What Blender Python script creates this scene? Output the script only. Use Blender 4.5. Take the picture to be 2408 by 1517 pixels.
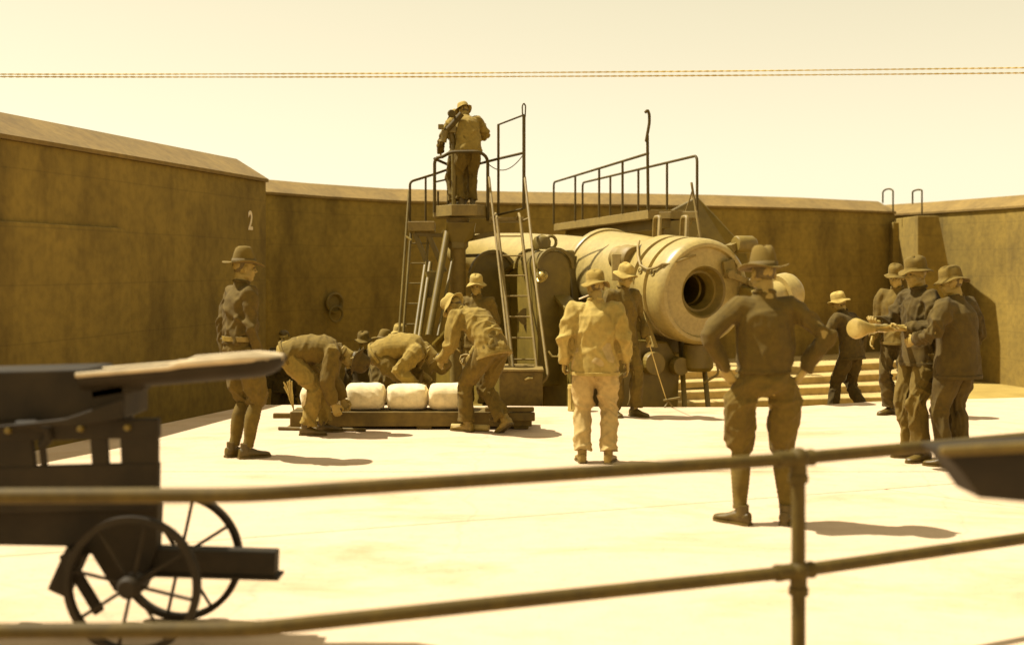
import bpy, math, random
import numpy as np
from mathutils import Vector, Matrix, Quaternion

random.seed(7)
for o in list(bpy.data.objects):
    bpy.data.objects.remove(o)
SC = bpy.context.scene
COL = SC.collection

# ------------------------------------------------------------------ camera
F = 2700.0            # focal length in units of a 2408 px wide picture
CX, HOR, EYE = 1204.0, 632.0, 1.68
cam_d = bpy.data.cameras.new('camera')
cam = bpy.data.objects.new('camera', cam_d)
COL.objects.link(cam)
cam.location = (0, 0, EYE)
cam.rotation_euler = (math.radians(90), 0, 0)
cam_d.sensor_width = 36.0
cam_d.lens = 36.0 * F / 2408.0
cam_d.shift_y = -(758.5 - HOR) / 2408.0
cam_d.clip_start = 0.05
cam_d.clip_end = 3000
cam_d.dof.use_dof = True
cam_d.dof.focus_distance = 12.8
cam_d.dof.aperture_fstop = 1.25
SC.camera = cam

# ------------------------------------------------------------------ sky, sun, exposure
SUN_EL = math.radians(59)
SUN_TRAVEL = Vector((0.97 * math.cos(SUN_EL), -0.24 * math.cos(SUN_EL), -math.sin(SUN_EL))).normalized()
W = bpy.data.worlds.new('World')
SC.world = W
W.use_nodes = True
wn, wl = W.node_tree.nodes, W.node_tree.links
wn.clear()
wo = wn.new('ShaderNodeOutputWorld')
bg = wn.new('ShaderNodeBackground')
sky = wn.new('ShaderNodeTexSky')
sky.sky_type = 'NISHITA'
sky.sun_disc = False
sky.sun_elevation = SUN_EL
sky.sun_rotation = math.atan2(-0.97, 0.24)
sky.air_density = 1.0
sky.dust_density = 1.0
bw = wn.new('ShaderNodeRGBToBW')
tint = wn.new('ShaderNodeMixRGB')
tint.blend_type = 'MULTIPLY'
tint.inputs['Fac'].default_value = 1.0
tint.inputs['Color2'].default_value = (1.03, 0.922, 0.64, 1)
wl.new(sky.outputs['Color'], bw.inputs['Color'])
flat = wn.new('ShaderNodeMath')
flat.operation = 'POWER'
flat.inputs[1].default_value = 0.55
gain = wn.new('ShaderNodeMath')
gain.operation = 'MULTIPLY'
gain.inputs[1].default_value = 1.98
wl.new(bw.outputs['Val'], flat.inputs[0])
wl.new(flat.outputs['Value'], gain.inputs[0])
wl.new(gain.outputs['Value'], tint.inputs['Color1'])
wl.new(tint.outputs['Color'], bg.inputs['Color'])
bg.inputs['Strength'].default_value = 0.107
wl.new(bg.outputs['Background'], wo.inputs['Surface'])

sun_d = bpy.data.lights.new('sun', 'SUN')
sun_d.energy = 4.3
sun_d.angle = math.radians(0.55)
sun_d.color = (1.0, 0.95, 0.82)
sun = bpy.data.objects.new('sun', sun_d)
sun.rotation_euler = SUN_TRAVEL.to_track_quat('-Z', 'Y').to_euler()
sun.location = (-20, 5, 40)
COL.objects.link(sun)

vs = SC.view_settings
vs.view_transform = 'Standard'
vs.look = 'None'
vs.gamma = 1.0
vs.exposure = 1.1
vs.use_curve_mapping = False
SC.cycles.max_bounces = 6

# ------------------------------------------------------------------ helpers
def at(x, y, Z):
    """point at depth Z that stands at (x, y) of the 2408 px picture"""
    return Vector(((x - CX) * Z / F, Z, EYE - (y - HOR) * Z / F))

def gnd(x, y, level=0.0):
    Z = F * (EYE - level) / (y - HOR)
    return Vector(((x - CX) * Z / F, Z, level))

CREAM = [None]
def sp(v):
    """a warm brown-to-cream paint of reflectance v"""
    if CREAM[0]:
        return (v, v * CREAM[0][0], v * CREAM[0][1], 1)
    g = min(1.0, 0.585 + 0.36 * v ** 1.2)
    b = 0.02 + 0.50 * v ** 1.3
    return (v, v * g, v * b, 1)

MATS = {}
def mat(name, v, rough=0.8, metal=0.0, var=0.18, vscale=2.5, bump=0.15, bscale=70.0, dist=0.004,
        fine=0.0, fscale=40.0, spec=0.4, sheen=0.0, cream=None):
    CREAM[0] = cream
    m = bpy.data.materials.new(name)
    m.use_nodes = True
    nt = m.node_tree
    p = nt.nodes['Principled BSDF']
    p.inputs['Roughness'].default_value = rough
    p.inputs['Metallic'].default_value = metal
    p.inputs['Specular IOR Level'].default_value = spec
    if sheen:
        p.inputs['Sheen Weight'].default_value = sheen
    tc = nt.nodes.new('ShaderNodeTexCoord')
    n1 = nt.nodes.new('ShaderNodeTexNoise')
    n1.inputs['Scale'].default_value = vscale
    n1.inputs['Detail'].default_value = 6
    n1.inputs['Roughness'].default_value = 0.62
    nt.links.new(tc.outputs['Object'], n1.inputs['Vector'])
    cr = nt.nodes.new('ShaderNodeValToRGB')
    cr.color_ramp.elements[0].position = 0.32
    cr.color_ramp.elements[0].color = sp(max(0.004, v * (1 - var)))
    cr.color_ramp.elements[1].position = 0.68
    cr.color_ramp.elements[1].color = sp(min(0.95, v * (1 + var)))
    nt.links.new(n1.outputs['Fac'], cr.inputs['Fac'])
    out = cr.outputs['Color']
    if fine:
        n3 = nt.nodes.new('ShaderNodeTexNoise')
        n3.inputs['Scale'].default_value = fscale
        n3.inputs['Detail'].default_value = 4
        nt.links.new(tc.outputs['Object'], n3.inputs['Vector'])
        c3 = nt.nodes.new('ShaderNodeValToRGB')
        c3.color_ramp.elements[0].position = 0.3
        c3.color_ramp.elements[0].color = (1 - fine, 1 - fine, 1 - fine, 1)
        c3.color_ramp.elements[1].position = 0.6
        c3.color_ramp.elements[1].color = (1, 1, 1, 1)
        nt.links.new(n3.outputs['Fac'], c3.inputs['Fac'])
        mx = nt.nodes.new('ShaderNodeMixRGB')
        mx.blend_type = 'MULTIPLY'
        mx.inputs['Fac'].default_value = 1
        nt.links.new(out, mx.inputs['Color1'])
        nt.links.new(c3.outputs['Color'], mx.inputs['Color2'])
        out = mx.outputs['Color']
    nt.links.new(out, p.inputs['Base Color'])
    if bump:
        n2 = nt.nodes.new('ShaderNodeTexNoise')
        n2.inputs['Scale'].default_value = bscale
        n2.inputs['Detail'].default_value = 5
        nt.links.new(tc.outputs['Object'], n2.inputs['Vector'])
        b = nt.nodes.new('ShaderNodeBump')
        b.inputs['Strength'].default_value = bump
        b.inputs['Distance'].default_value = dist
        nt.links.new(n2.outputs['Fac'], b.inputs['Height'])
        nt.links.new(b.outputs['Normal'], p.inputs['Normal'])
    MATS[name] = m
    return m

def streak_concrete(name, v, board=0.0, stain=0.35, cream=None):
    """weathered cast concrete: form-board courses, vertical run-off streaks and blotches"""
    m = mat(name, v, rough=0.92, var=0.16, vscale=0.9, bump=0.35, bscale=22, dist=0.01, fine=0.22, fscale=9, cream=cream)
    nt = m.node_tree
    p = nt.nodes['Principled BSDF']
    src = p.inputs['Base Color'].links[0].from_socket
    tc = nt.nodes.new('ShaderNodeTexCoord')
    mp = nt.nodes.new('ShaderNodeMapping')
    mp.inputs['Scale'].default_value = (1.0, 1.0, 0.34)
    nt.links.new(tc.outputs['Object'], mp.inputs['Vector'])
    n = nt.nodes.new('ShaderNodeTexNoise')
    n.inputs['Scale'].default_value = 1.3
    n.inputs['Detail'].default_value = 7
    n.inputs['Roughness'].default_value = 0.65
    nt.links.new(mp.outputs['Vector'], n.inputs['Vector'])
    cr = nt.nodes.new('ShaderNodeValToRGB')
    cr.color_ramp.elements[0].position = 0.34
    k = 1 - stain
    cr.color_ramp.elements[0].color = (k, k * 0.97, k * 0.9, 1)
    cr.color_ramp.elements[1].position = 0.52
    cr.color_ramp.elements[1].color = (1, 1, 1, 1)
    nt.links.new(n.outputs['Fac'], cr.inputs['Fac'])
    mx = nt.nodes.new('ShaderNodeMixRGB')
    mx.blend_type = 'MULTIPLY'
    mx.inputs['Fac'].default_value = 1
    nt.links.new(src, mx.inputs['Color1'])
    nt.links.new(cr.outputs['Color'], mx.inputs['Color2'])
    out = mx.outputs['Color']
    if board:
        sx = nt.nodes.new('ShaderNodeSeparateXYZ')
        nt.links.new(tc.outputs['Object'], sx.inputs['Vector'])
        wob = nt.nodes.new('ShaderNodeTexNoise')
        wob.inputs['Scale'].default_value = 0.5
        nt.links.new(tc.outputs['Object'], wob.inputs['Vector'])
        ma = nt.nodes.new('ShaderNodeMath')
        ma.operation = 'MULTIPLY_ADD'
        ma.inputs[1].default_value = 0.05
        nt.links.new(wob.outputs['Fac'], ma.inputs[0])
        nt.links.new(sx.outputs['Z'], ma.inputs[2])
        mm = nt.nodes.new('ShaderNodeMath')
        mm.operation = 'PINGPONG'
        mm.inputs[1].default_value = board / 2
        nt.links.new(ma.outputs['Value'], mm.inputs[0])
        lt = nt.nodes.new('ShaderNodeMapRange')
        lt.inputs['From Min'].default_value = 0.0
        lt.inputs['From Max'].default_value = 0.014
        lt.inputs['To Min'].default_value = 0.80
        lt.inputs['To Max'].default_value = 1.0
        nt.links.new(mm.outputs['Value'], lt.inputs['Value'])
        m2 = nt.nodes.new('ShaderNodeMixRGB')
        m2.blend_type = 'MULTIPLY'
        m2.inputs['Fac'].default_value = 1
        nt.links.new(out, m2.inputs['Color1'])
        nt.links.new(lt.outputs['Result'], m2.inputs['Color2'])
        out = m2.outputs['Color']
    nt.links.new(out, p.inputs['Base Color'])
    return m

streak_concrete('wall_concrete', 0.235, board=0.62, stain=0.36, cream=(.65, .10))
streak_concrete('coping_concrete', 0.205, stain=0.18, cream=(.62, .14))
streak_concrete('step_concrete', 0.48, stain=0.2, cream=(.70, .24))
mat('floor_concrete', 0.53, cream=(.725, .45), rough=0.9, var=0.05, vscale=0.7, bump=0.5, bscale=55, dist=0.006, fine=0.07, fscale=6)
mat('ground_earth', 0.30, rough=0.95, var=0.25, vscale=0.6, bump=0.4, bscale=8, dist=0.03)
mat('gun_paint', 0.345, cream=(.72, .21), rough=0.38, var=0.12, vscale=3.5, bump=0.15, bscale=45, dist=0.003, fine=0.20, fscale=22, spec=0.5)
mat('bore_steel', 0.16, rough=0.3, metal=0.6, var=0.1)
mat('bright_steel', 0.55, rough=0.3, metal=0.7, var=0.15, vscale=9)
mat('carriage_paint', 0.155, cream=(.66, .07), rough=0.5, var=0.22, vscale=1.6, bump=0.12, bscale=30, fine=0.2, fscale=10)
mat('carriage_grey', 0.175, cream=(.66, .09), rough=0.5, var=0.2, vscale=2.5, bump=0.12, bscale=30, fine=0.2, fscale=12)
mat('platform_paint', 0.22, cream=(.66, .14), rough=0.6, var=0.18, vscale=3, bump=0.12, bscale=40, fine=0.18, fscale=20)
mat('pipe_iron', 0.078, cream=(.63, .07), rough=0.7, spec=0.25, var=0.25, vscale=6, bump=0.2, bscale=60, fine=0.2, fscale=30)
mat('truck_black', 0.024, rough=0.7, spec=0.2, cream=(.66, .25), var=0.35, vscale=4, bump=0.15, bscale=40)
mat('sunlit_rim_steel', 0.42, cream=(.76, .42), rough=0.4, metal=0.2, var=0.2, vscale=6, bump=0.1)  # pale tone puts the sunlight on the tray rim into its colour
mat('wood_dark', 0.12, rough=0.7, var=0.35, vscale=8, bump=0.3, bscale=30)
mat('wood_pale', 0.36, rough=0.6, var=0.2, vscale=7, bump=0.15, bscale=30)
mat('canvas_white', 0.80, cream=(.82, .44), rough=0.95, var=0.10, vscale=5, bump=0.6, bscale=120, dist=0.004, fine=0.22, fscale=16, sheen=0.2)
mat('brass', 0.40, rough=0.35, metal=0.6, var=0.15)
mat('rope', 0.5, rough=0.9)
mat('paint_white', 0.75, cream=(.8, .5), rough=0.8, var=0.2, vscale=12, bump=0.1)
mat('denim_pale', 0.36, rough=0.95, var=0.16, vscale=3.5, bump=0.5, bscale=150, dist=0.003, fine=0.22, fscale=22)
mat('denim_light', 0.245, rough=0.95, var=0.18, vscale=3.5, bump=0.5, bscale=150, dist=0.003, fine=0.25, fscale=22)
mat('denim_mid', 0.13, rough=0.95, var=0.2, vscale=3.5, bump=0.5, bscale=150, dist=0.003, fine=0.25, fscale=22)
mat('denim_dark', 0.072, rough=0.95, var=0.22, vscale=3.5, bump=0.5, bscale=150, dist=0.003, fine=0.25, fscale=22)
mat('denim_white', 0.40, cream=(.70, .24), rough=0.95, var=0.14, vscale=3.5, bump=0.5, bscale=150, dist=0.003, fine=0.2, fscale=22)
mat('wool_khaki', 0.092, rough=0.95, var=0.15, vscale=4, bump=0.4, bscale=160, dist=0.003, fine=0.2, fscale=25)
mat('felt', 0.13, rough=0.95, var=0.18, vscale=6, bump=0.3, bscale=90, dist=0.002)
mat('wool_breeches', 0.115, rough=0.95, var=0.15, vscale=4, bump=0.4, bscale=160, dist=0.003, fine=0.2, fscale=25)
mat('hat_band', 0.10, rough=0.8)
mat('skin', 0.27, rough=0.6, var=0.12, vscale=14, bump=0.1, bscale=120, dist=0.001)
mat('hair', 0.09, rough=0.6, var=0.3, vscale=30)
mat('eye_dark', 0.02, rough=0.3)
mat('leather', 0.085, rough=0.5, var=0.3, vscale=14, bump=0.2, bscale=60)
mat('leather_tan', 0.2, rough=0.55, var=0.25, vscale=14, bump=0.2, bscale=60)

def cloth_creases(name, dist=0.02):
    m = MATS[name]
    nt = m.node_tree
    p = nt.nodes['Principled BSDF']
    b0 = p.inputs['Normal'].links[0].from_node
    tc = nt.nodes.new('ShaderNodeTexCoord')
    mp = nt.nodes.new('ShaderNodeMapping')
    mp.inputs['Scale'].default_value = (1, 1, 0.55)
    nt.links.new(tc.outputs['Object'], mp.inputs['Vector'])
    n = nt.nodes.new('ShaderNodeTexNoise')
    n.noise_type = 'RIDGED_MULTIFRACTAL'
    n.inputs['Scale'].default_value = 4.5
    n.inputs['Detail'].default_value = 3
    n.inputs['Distortion'].default_value = 0.8
    nt.links.new(mp.outputs['Vector'], n.inputs['Vector'])
    b = nt.nodes.new('ShaderNodeBump')
    b.inputs['Strength'].default_value = 0.75
    b.inputs['Distance'].default_value = dist
    nt.links.new(n.outputs['Fac'], b.inputs['Height'])
    nt.links.new(b.outputs['Normal'], b0.inputs['Normal'])
for nm in ('denim_white', 'denim_pale', 'denim_light', 'denim_mid', 'denim_dark', 'wool_khaki', 'wool_breeches'):
    cloth_creases(nm)

def floor_stains(m):
    """worn dark patches and scuffs with shapes of their own"""
    nt = m.node_tree
    p = nt.nodes['Principled BSDF']
    src = p.inputs['Base Color'].links[0].from_socket
    tc = nt.nodes.new('ShaderNodeTexCoord')
    mp = nt.nodes.new('ShaderNodeMapping')
    mp.inputs['Scale'].default_value = (0.35, 0.8, 1)
    nt.links.new(tc.outputs['Object'], mp.inputs['Vector'])
    n = nt.nodes.new('ShaderNodeTexNoise')
    n.inputs['Scale'].default_value = 1.6
    n.inputs['Detail'].default_value = 9
    n.inputs['Roughness'].default_value = 0.7
    n.inputs['Distortion'].default_value = 0.6
    nt.links.new(mp.outputs['Vector'], n.inputs['Vector'])
    cr = nt.nodes.new('ShaderNodeValToRGB')
    cr.color_ramp.elements[0].position = 0.30
    cr.color_ramp.elements[0].color = (0.78, 0.71, 0.56, 1)
    cr.color_ramp.elements[1].position = 0.50
    cr.color_ramp.elements[1].color = (1, 1, 1, 1)
    nt.links.new(n.outputs['Fac'], cr.inputs['Fac'])
    mx = nt.nodes.new('ShaderNodeMixRGB')
    mx.blend_type = 'MULTIPLY'
    mx.inputs['Fac'].default_value = 1
    nt.links.new(src, mx.inputs['Color1'])
    nt.links.new(cr.outputs['Color'], mx.inputs['Color2'])
    out = mx.outputs['Color']
    # hairline cracks and dark grit
    vo = nt.nodes.new('ShaderNodeTexVoronoi')
    vo.feature = 'DISTANCE_TO_EDGE'
    vo.inputs['Scale'].default_value = 0.33
    wv = nt.nodes.new('ShaderNodeTexNoise')
    wv.inputs['Scale'].default_value = 2.2
    wv.inputs['Detail'].default_value = 6
    nt.links.new(tc.outputs['Object'], wv.inputs['Vector'])
    vm = nt.nodes.new('ShaderNodeMixRGB')
    vm.inputs['Fac'].default_value = 0.25
    nt.links.new(tc.outputs['Object'], vm.inputs['Color1'])
    nt.links.new(wv.outputs['Color'], vm.inputs['Color2'])
    nt.links.new(vm.outputs['Color'], vo.inputs['Vector'])
    gr = nt.nodes.new('ShaderNodeTexNoise')
    gr.inputs['Scale'].default_value = 26
    gr.inputs['Detail'].default_value = 2
    nt.links.new(tc.outputs['Object'], gr.inputs['Vector'])
    for sock, lo, hi, dark in ((vo.outputs['Distance'], 0.0, 0.005, 0.88), (gr.outputs['Fac'], 0.30, 0.36, 0.80)):
        mr = nt.nodes.new('ShaderNodeMapRange')
        mr.inputs['From Min'].default_value = lo
        mr.inputs['From Max'].default_value = hi
        mr.inputs['To Min'].default_value = dark
        mr.inputs['To Max'].default_value = 1.0
        nt.links.new(sock, mr.inputs['Value'])
        m2 = nt.nodes.new('ShaderNodeMixRGB')
        m2.blend_type = 'MULTIPLY'
        m2.inputs['Fac'].default_value = 1
        nt.links.new(out, m2.inputs['Color1'])
        nt.links.new(mr.outputs['Result'], m2.inputs['Color2'])
        out = m2.outputs['Color']
    nt.links.new(out, p.inputs['Base Color'])
floor_stains(MATS['floor_concrete'])

# ---- mesh building
class MB:
    def __init__(self):
        self.v = []
        self.f = []
    def add(self, vs, fs):
        o = len(self.v)
        self.v.extend([tuple(v) for v in vs])
        self.f.extend([tuple(i + o for i in f) for f in fs])
        return self
    def box(self, c, s, rot=None):
        c = Vector(c)
        pts = []
        for x in (-.5, .5):
            for y in (-.5, .5):
                for z in (-.5, .5):
                    q = Vector((x * s[0], y * s[1], z * s[2]))
                    pts.append(c + (rot @ q if rot else q))
        return self.add(pts, [(0, 1, 3, 2), (4, 6, 7, 5), (0, 4, 5, 1), (2, 3, 7, 6), (0, 2, 6, 4), (1, 5, 7, 3)])
    def beam(self, a, b, w, h, up=(0, 0, 1)):
        a, b = Vector(a), Vector(b)
        d = (b - a).normalized()
        u = Vector(up)
        s = d.cross(u)
        if s.length < 1e-4:
            s = d.cross(Vector((1, 0, 0)))
        s.normalize()
        u = s.cross(d).normalized()
        rot = Matrix((s, d, u)).transposed()
        return self.box((a + b) / 2, (w, (b - a).length, h), rot)
    def loft(self, rings, cap=True):
        n = len(rings[0])
        vs, fs = [], []
        for r in rings:
            vs.extend(r)
        for i in range(len(rings) - 1):
            for j in range(n):
                k = (j + 1) % n
                fs.append((i * n + j, i * n + k, (i + 1) * n + k, (i + 1) * n + j))
        if cap:
            fs.append(tuple(range(n - 1, -1, -1)))
            fs.append(tuple((len(rings) - 1) * n + j for j in range(n)))
        return self.add(vs, fs)
    def tube(self, pts, r, n=8, cap=True):
        pts = [Vector(p) for p in pts]
        if not hasattr(r, '__len__'):
            r = [r] * len(pts)
        rings = []
        t0 = (pts[1] - pts[0]).normalized()
        ref = Vector((0, 0, 1)) if abs(t0.z) < 0.9 else Vector((1, 0, 0))
        u = (ref - t0 * ref.dot(t0)).normalized()
        for i, p in enumerate(pts):
            if i == 0:
                t = t0
            elif i == len(pts) - 1:
                t = (pts[i] - pts[i - 1]).normalized()
            else:
                t = ((pts[i + 1] - p).normalized() + (p - pts[i - 1]).normalized())
                t = t.normalized() if t.length > 1e-6 else t0
            u = (u - t * u.dot(t))
            u = u.normalized() if u.length > 1e-6 else t.orthogonal().normalized()
            w = t.cross(u)
            rings.append([p + (u * math.cos(2 * math.pi * j / n) + w * math.sin(2 * math.pi * j / n)) * r[i] for j in range(n)])
        return self.loft(rings, cap)
    def lathe(self, prof, org, axis, n=48, cap=False, arc=None, start=0.0, upref=None):
        """prof = [(t along axis, radius)]"""
        org, a = Vector(org), Vector(axis).normalized()
        ref = Vector(upref) if upref else (Vector((0, 0, 1)) if abs(a.z) < 0.9 else Vector((1, 0, 0)))
        u = (ref - a * ref.dot(a)).normalized()
        w = a.cross(u)
        if arc is None:
            rings = [[org + a * t + (u * math.cos(2 * math.pi * j / n) + w * math.sin(2 * math.pi * j / n)) * max(r, 1e-4)
                      for j in range(n)] for t, r in prof]
            return self.loft(rings, cap)
        vs, fs = [], []
        for t, r in prof:
            for j in range(n + 1):
                an = start + arc * j / n
                vs.append(org + a * t + (u * math.cos(an) + w * math.sin(an)) * max(r, 1e-4))
        for i in range(len(prof) - 1):
            for j in range(n):
                p = i * (n + 1) + j
                fs.append((p, p + 1, p + n + 2, p + n + 1))
        return self.add(vs, fs)
    def prism(self, poly, d):
        """polygon (3-D points) swept by the vector d"""
        n = len(poly)
        d = Vector(d)
        vs = [Vector(p) for p in poly] + [Vector(p) + d for p in poly]
        fs = [tuple(range(n - 1, -1, -1)), tuple(range(n, 2 * n))]
        for i in range(n):
            j = (i + 1) % n
            fs.append((i, j, n + j, n + i))
        return self.add(vs, fs)
    def ellipsoid(self, c, r, n=14, m=10, rot=None):
        c = Vector(c)
        vs = []
        for i in range(1, m):
            th = math.pi * i / m
            for j in range(n):
                ph = 2 * math.pi * j / n
                q = Vector((r[0] * math.sin(th) * math.cos(ph), r[1] * math.sin(th) * math.sin(ph), r[2] * math.cos(th)))
                vs.append(c + (rot @ q if rot else q))
        q = Vector((0, 0, r[2]))
        vs.append(c + (rot @ q if rot else q))
        vs.append(c - (rot @ q if rot else q))
        fs = []
        for i in range(m - 2):
            for j in range(n):
                k = (j + 1) % n
                fs.append((i * n + j, (i + 1) * n + j, (i + 1) * n + k, i * n + k))
        top, bot = (m - 1) * n, (m - 1) * n + 1
        for j in range(n):
            k = (j + 1) % n
            fs.append((top, j, k))
            fs.append((bot, (m - 2) * n + k, (m - 2) * n + j))
        return self.add(vs, fs)
    def build(self, name, m, parent=None, smooth=False, bevel=0.0, auto=None):
        o0 = parent_org(parent)
        me = bpy.data.meshes.new(name)
        me.from_pydata([(v[0] - o0[0], v[1] - o0[1], v[2] - o0[2]) for v in self.v], [], self.f)
        import bmesh
        bm = bmesh.new()
        bm.from_mesh(me)
        bmesh.ops.recalc_face_normals(bm, faces=bm.faces)
        bm.to_mesh(me)
        bm.free()
        me.materials.append(MATS[m])
        o = bpy.data.objects.new(name, me)
        COL.objects.link(o)
        if parent:
            o.parent = parent
        if smooth:
            me.polygons.foreach_set('use_smooth', [True] * len(me.polygons))
            try:
                me.set_sharp_from_angle(angle=math.radians(auto if auto else 38))
            except Exception:
                pass
        if bevel:
            b = o.modifiers.new('bevel', 'BEVEL')
            b.width = bevel
            b.segments = 2
            b.limit_method = 'ANGLE'
            b.angle_limit = math.radians(50)
        return o

ORG = {}
def parent_org(p):
    return ORG.get(p.name, (0, 0, 0)) if p else (0, 0, 0)

def thing(name, label, cat, loc=(0, 0, 0), rz=0.0, group=None):
    o = bpy.data.objects.new(name, None)
    o.empty_display_size = 0.2
    COL.objects.link(o)
    o.location = loc
    o.rotation_euler = (0, 0, rz)
    o['label'] = label
    o['category'] = cat
    if group:
        o['group'] = group
    ORG[o.name] = tuple(loc)
    return o

def part_of(o, parent):
    """sub-parts share the frame of the part, which sits at its thing's origin"""
    ORG[o.name] = parent_org(parent)
    return o

def tag(o, label, cat, group=None):
    o['label'] = label
    o['category'] = cat
    if group:
        o['group'] = group
    return o

def struct(o):
    o['kind'] = 'structure'
    return o

def arc_pts(a, corner, b, r, n=5):
    """a -> corner -> b with the corner rounded by radius r"""
    a, c, b = Vector(a), Vector(corner), Vector(b)
    d1, d2 = (a - c).normalized(), (b - c).normalized()
    p, q = c + d1 * r, c + d2 * r
    out = []
    for i in range(n + 1):
        t = i / n
        out.append(p * (1 - t) ** 2 + c * 2 * t * (1 - t) + q * t ** 2)
    return out

def round_poly(pts, r, n=5):
    pts = [Vector(p) for p in pts]
    out = [pts[0]]
    for i in range(1, len(pts) - 1):
        out += arc_pts(pts[i - 1], pts[i], pts[i + 1], r, n)
    out.append(pts[-1])
    return out

#================================================================== SETTING
PIT = -0.95
g = MB()
g.add([(-400, -400, PIT), (400, -400, PIT), (400, 400, PIT), (-400, 400, PIT)], [(0, 1, 2, 3)])
struct(g.build('ground', 'ground_earth'))

# loading platform: a raised floor cast in three slabs with open joints
def slab(poly, name, parent):
    m = MB()
    m.prism([(x, y, 0.0) for x, y in poly], (0, 0, PIT + 0.01))
    return m.build(name, 'floor_concrete', parent, bevel=0.012)
base = MB()
edge = [(-9.0, 8.9), (-4.75, 9.6), (-3.85, 12.3), (-3.2, 14.2), (0, 14.08), (1.7, 13.95), (3.4, 13.98), (4.6, 14.55), (9.0, 15.5), (15, 16.8)]
inner = [(x * 0.995, y - 0.06) for x, y in edge]
base.prism([(x, y, -0.03) for x, y in [(-8.9, -9)] + inner + [(14.9, -9)]], (0, 0, PIT + 0.04))
plat = struct(base.build('loading_platform', 'ground_earth'))
def L1(x):
    return 7.2 + (x + 1.61) * 0.353
J = 0.006
slab([(x, y) for x, y in edge] + [(15, L1(15) + J), (-9, L1(-9) + J)], 'slab', plat)
bx = 2.84
by = L1(bx)
dx, dy = 0.74, -0.67
t_end = (15 - bx) / dx
slab([(-9, L1(-9) - J), (bx - 0.01, by - J), (15, by + dy * t_end - J * 2), (15, -9), (-9, -9)], 'slab', plat)
slab([(bx + 0.02, L1(bx + .02) - J), (15, L1(15) - J), (15, by + dy * t_end + J)], 'slab', plat)
# low step under the right part of the platform edge
m = MB()
m.prism([(4.4, 14.53, PIT + .004), (9.0, 15.52, PIT + .004), (8.8, 16.5, PIT + .004), (4.2, 15.5, PIT + .004)], (0, 0, 0.67))
struct(m.build('pit_ledge', 'step_concrete', bevel=0.02))

# broad steps on the far side of the gun pit
steps_root = None
def step_line(k):
    zl, zr = (22.7, 22.1, 21.7, 21.3)[k], (24.1, 23.25, 22.6, 21.9)[k]
    a, b = Vector((446 * zl / F, zl)), Vector((746 * zr / F, zr))
    d = (b - a)
    return a - d * 0.9, b + d * 0.8
for k in range(4):
    L = -0.34 - 0.15 * k
    a, b = step_line(k)
    back = 0.0
    if k == 0:
        c, d = b + Vector((0.4, 5.5)), a + Vector((-1.0, 5.5))
    else:
        a2, b2 = step_line(k - 1)
        c, d = b2 + Vector((0, .05)), a2 + Vector((0, .05))
    m = MB()
    m.prism([(a.x, a.y, L), (b.x, b.y, L), (c.x, c.y, L), (d.x, d.y, L)], (0, 0, PIT - L + 0.005 + 0.002 * k))
    if steps_root is None:
        steps_root = struct(m.build('concrete_steps', 'step_concrete', bevel=0.02))
    else:
        m.build('step', 'step_concrete', steps_root, bevel=0.02)

# parapet walls
WT = EYE + 1.35
def wall(name, pts, label, thick=7.0, top=WT, cap_run=0.5, cap_rise=0.33, ends=None, capmat='coping_concrete'):
    """pts: plan polyline of the visible face, left to right; the body lies behind it"""
    pts = [Vector(p) for p in pts]
    nrm = []
    for i in range(len(pts)):
        d = Vector((0, 0))
        if i > 0:
            d += (pts[i] - pts[i - 1]).normalized()
        if i < len(pts) - 1:
            d += (pts[i + 1] - pts[i]).normalized()
        d.normalize()
        nrm.append(Vector((-d.y, d.x)))
    root = thing(name, label, 'wall', (pts[0].x, pts[0].y, PIT))
    face, cap = MB(), MB()
    n = len(pts)
    lip = 0.05
    prof = []
    for p, q in zip(pts, nrm):
        b = p + q * thick
        prof.append([(p.x, p.y, PIT), (b.x, b.y, PIT), (b.x, b.y, top), (p.x, p.y, top)])
    face.loft(prof)
    prof = []
    for i, (p, q) in enumerate(zip(pts, nrm)):
        o = p - q * lip
        c = p + q * cap_run
        b = p + q * (thick - .02)
        prof.append([(o.x, o.y, top + .003), (b.x, b.y, top + .003), (b.x, b.y, top + cap_rise), (c.x, c.y, top + cap_rise), (o.x, o.y, top + 0.05)])
    cap.loft(prof)
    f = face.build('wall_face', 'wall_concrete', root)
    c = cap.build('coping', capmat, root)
    return root

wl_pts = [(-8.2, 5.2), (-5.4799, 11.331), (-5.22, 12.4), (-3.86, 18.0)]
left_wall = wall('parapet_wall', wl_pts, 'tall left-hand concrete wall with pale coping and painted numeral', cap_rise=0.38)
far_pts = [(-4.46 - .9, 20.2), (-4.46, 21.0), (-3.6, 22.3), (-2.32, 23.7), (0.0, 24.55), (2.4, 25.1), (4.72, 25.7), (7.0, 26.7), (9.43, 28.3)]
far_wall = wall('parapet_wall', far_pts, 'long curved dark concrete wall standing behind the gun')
right_wall = wall('parapet_wall', [(9.3, 30.3), (10.2, 28.6), (11.2, 26.0), (12.6, 20.0), (13.5, 12)], 'sunlit concrete wall at the far right edge', thick=5)

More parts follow.
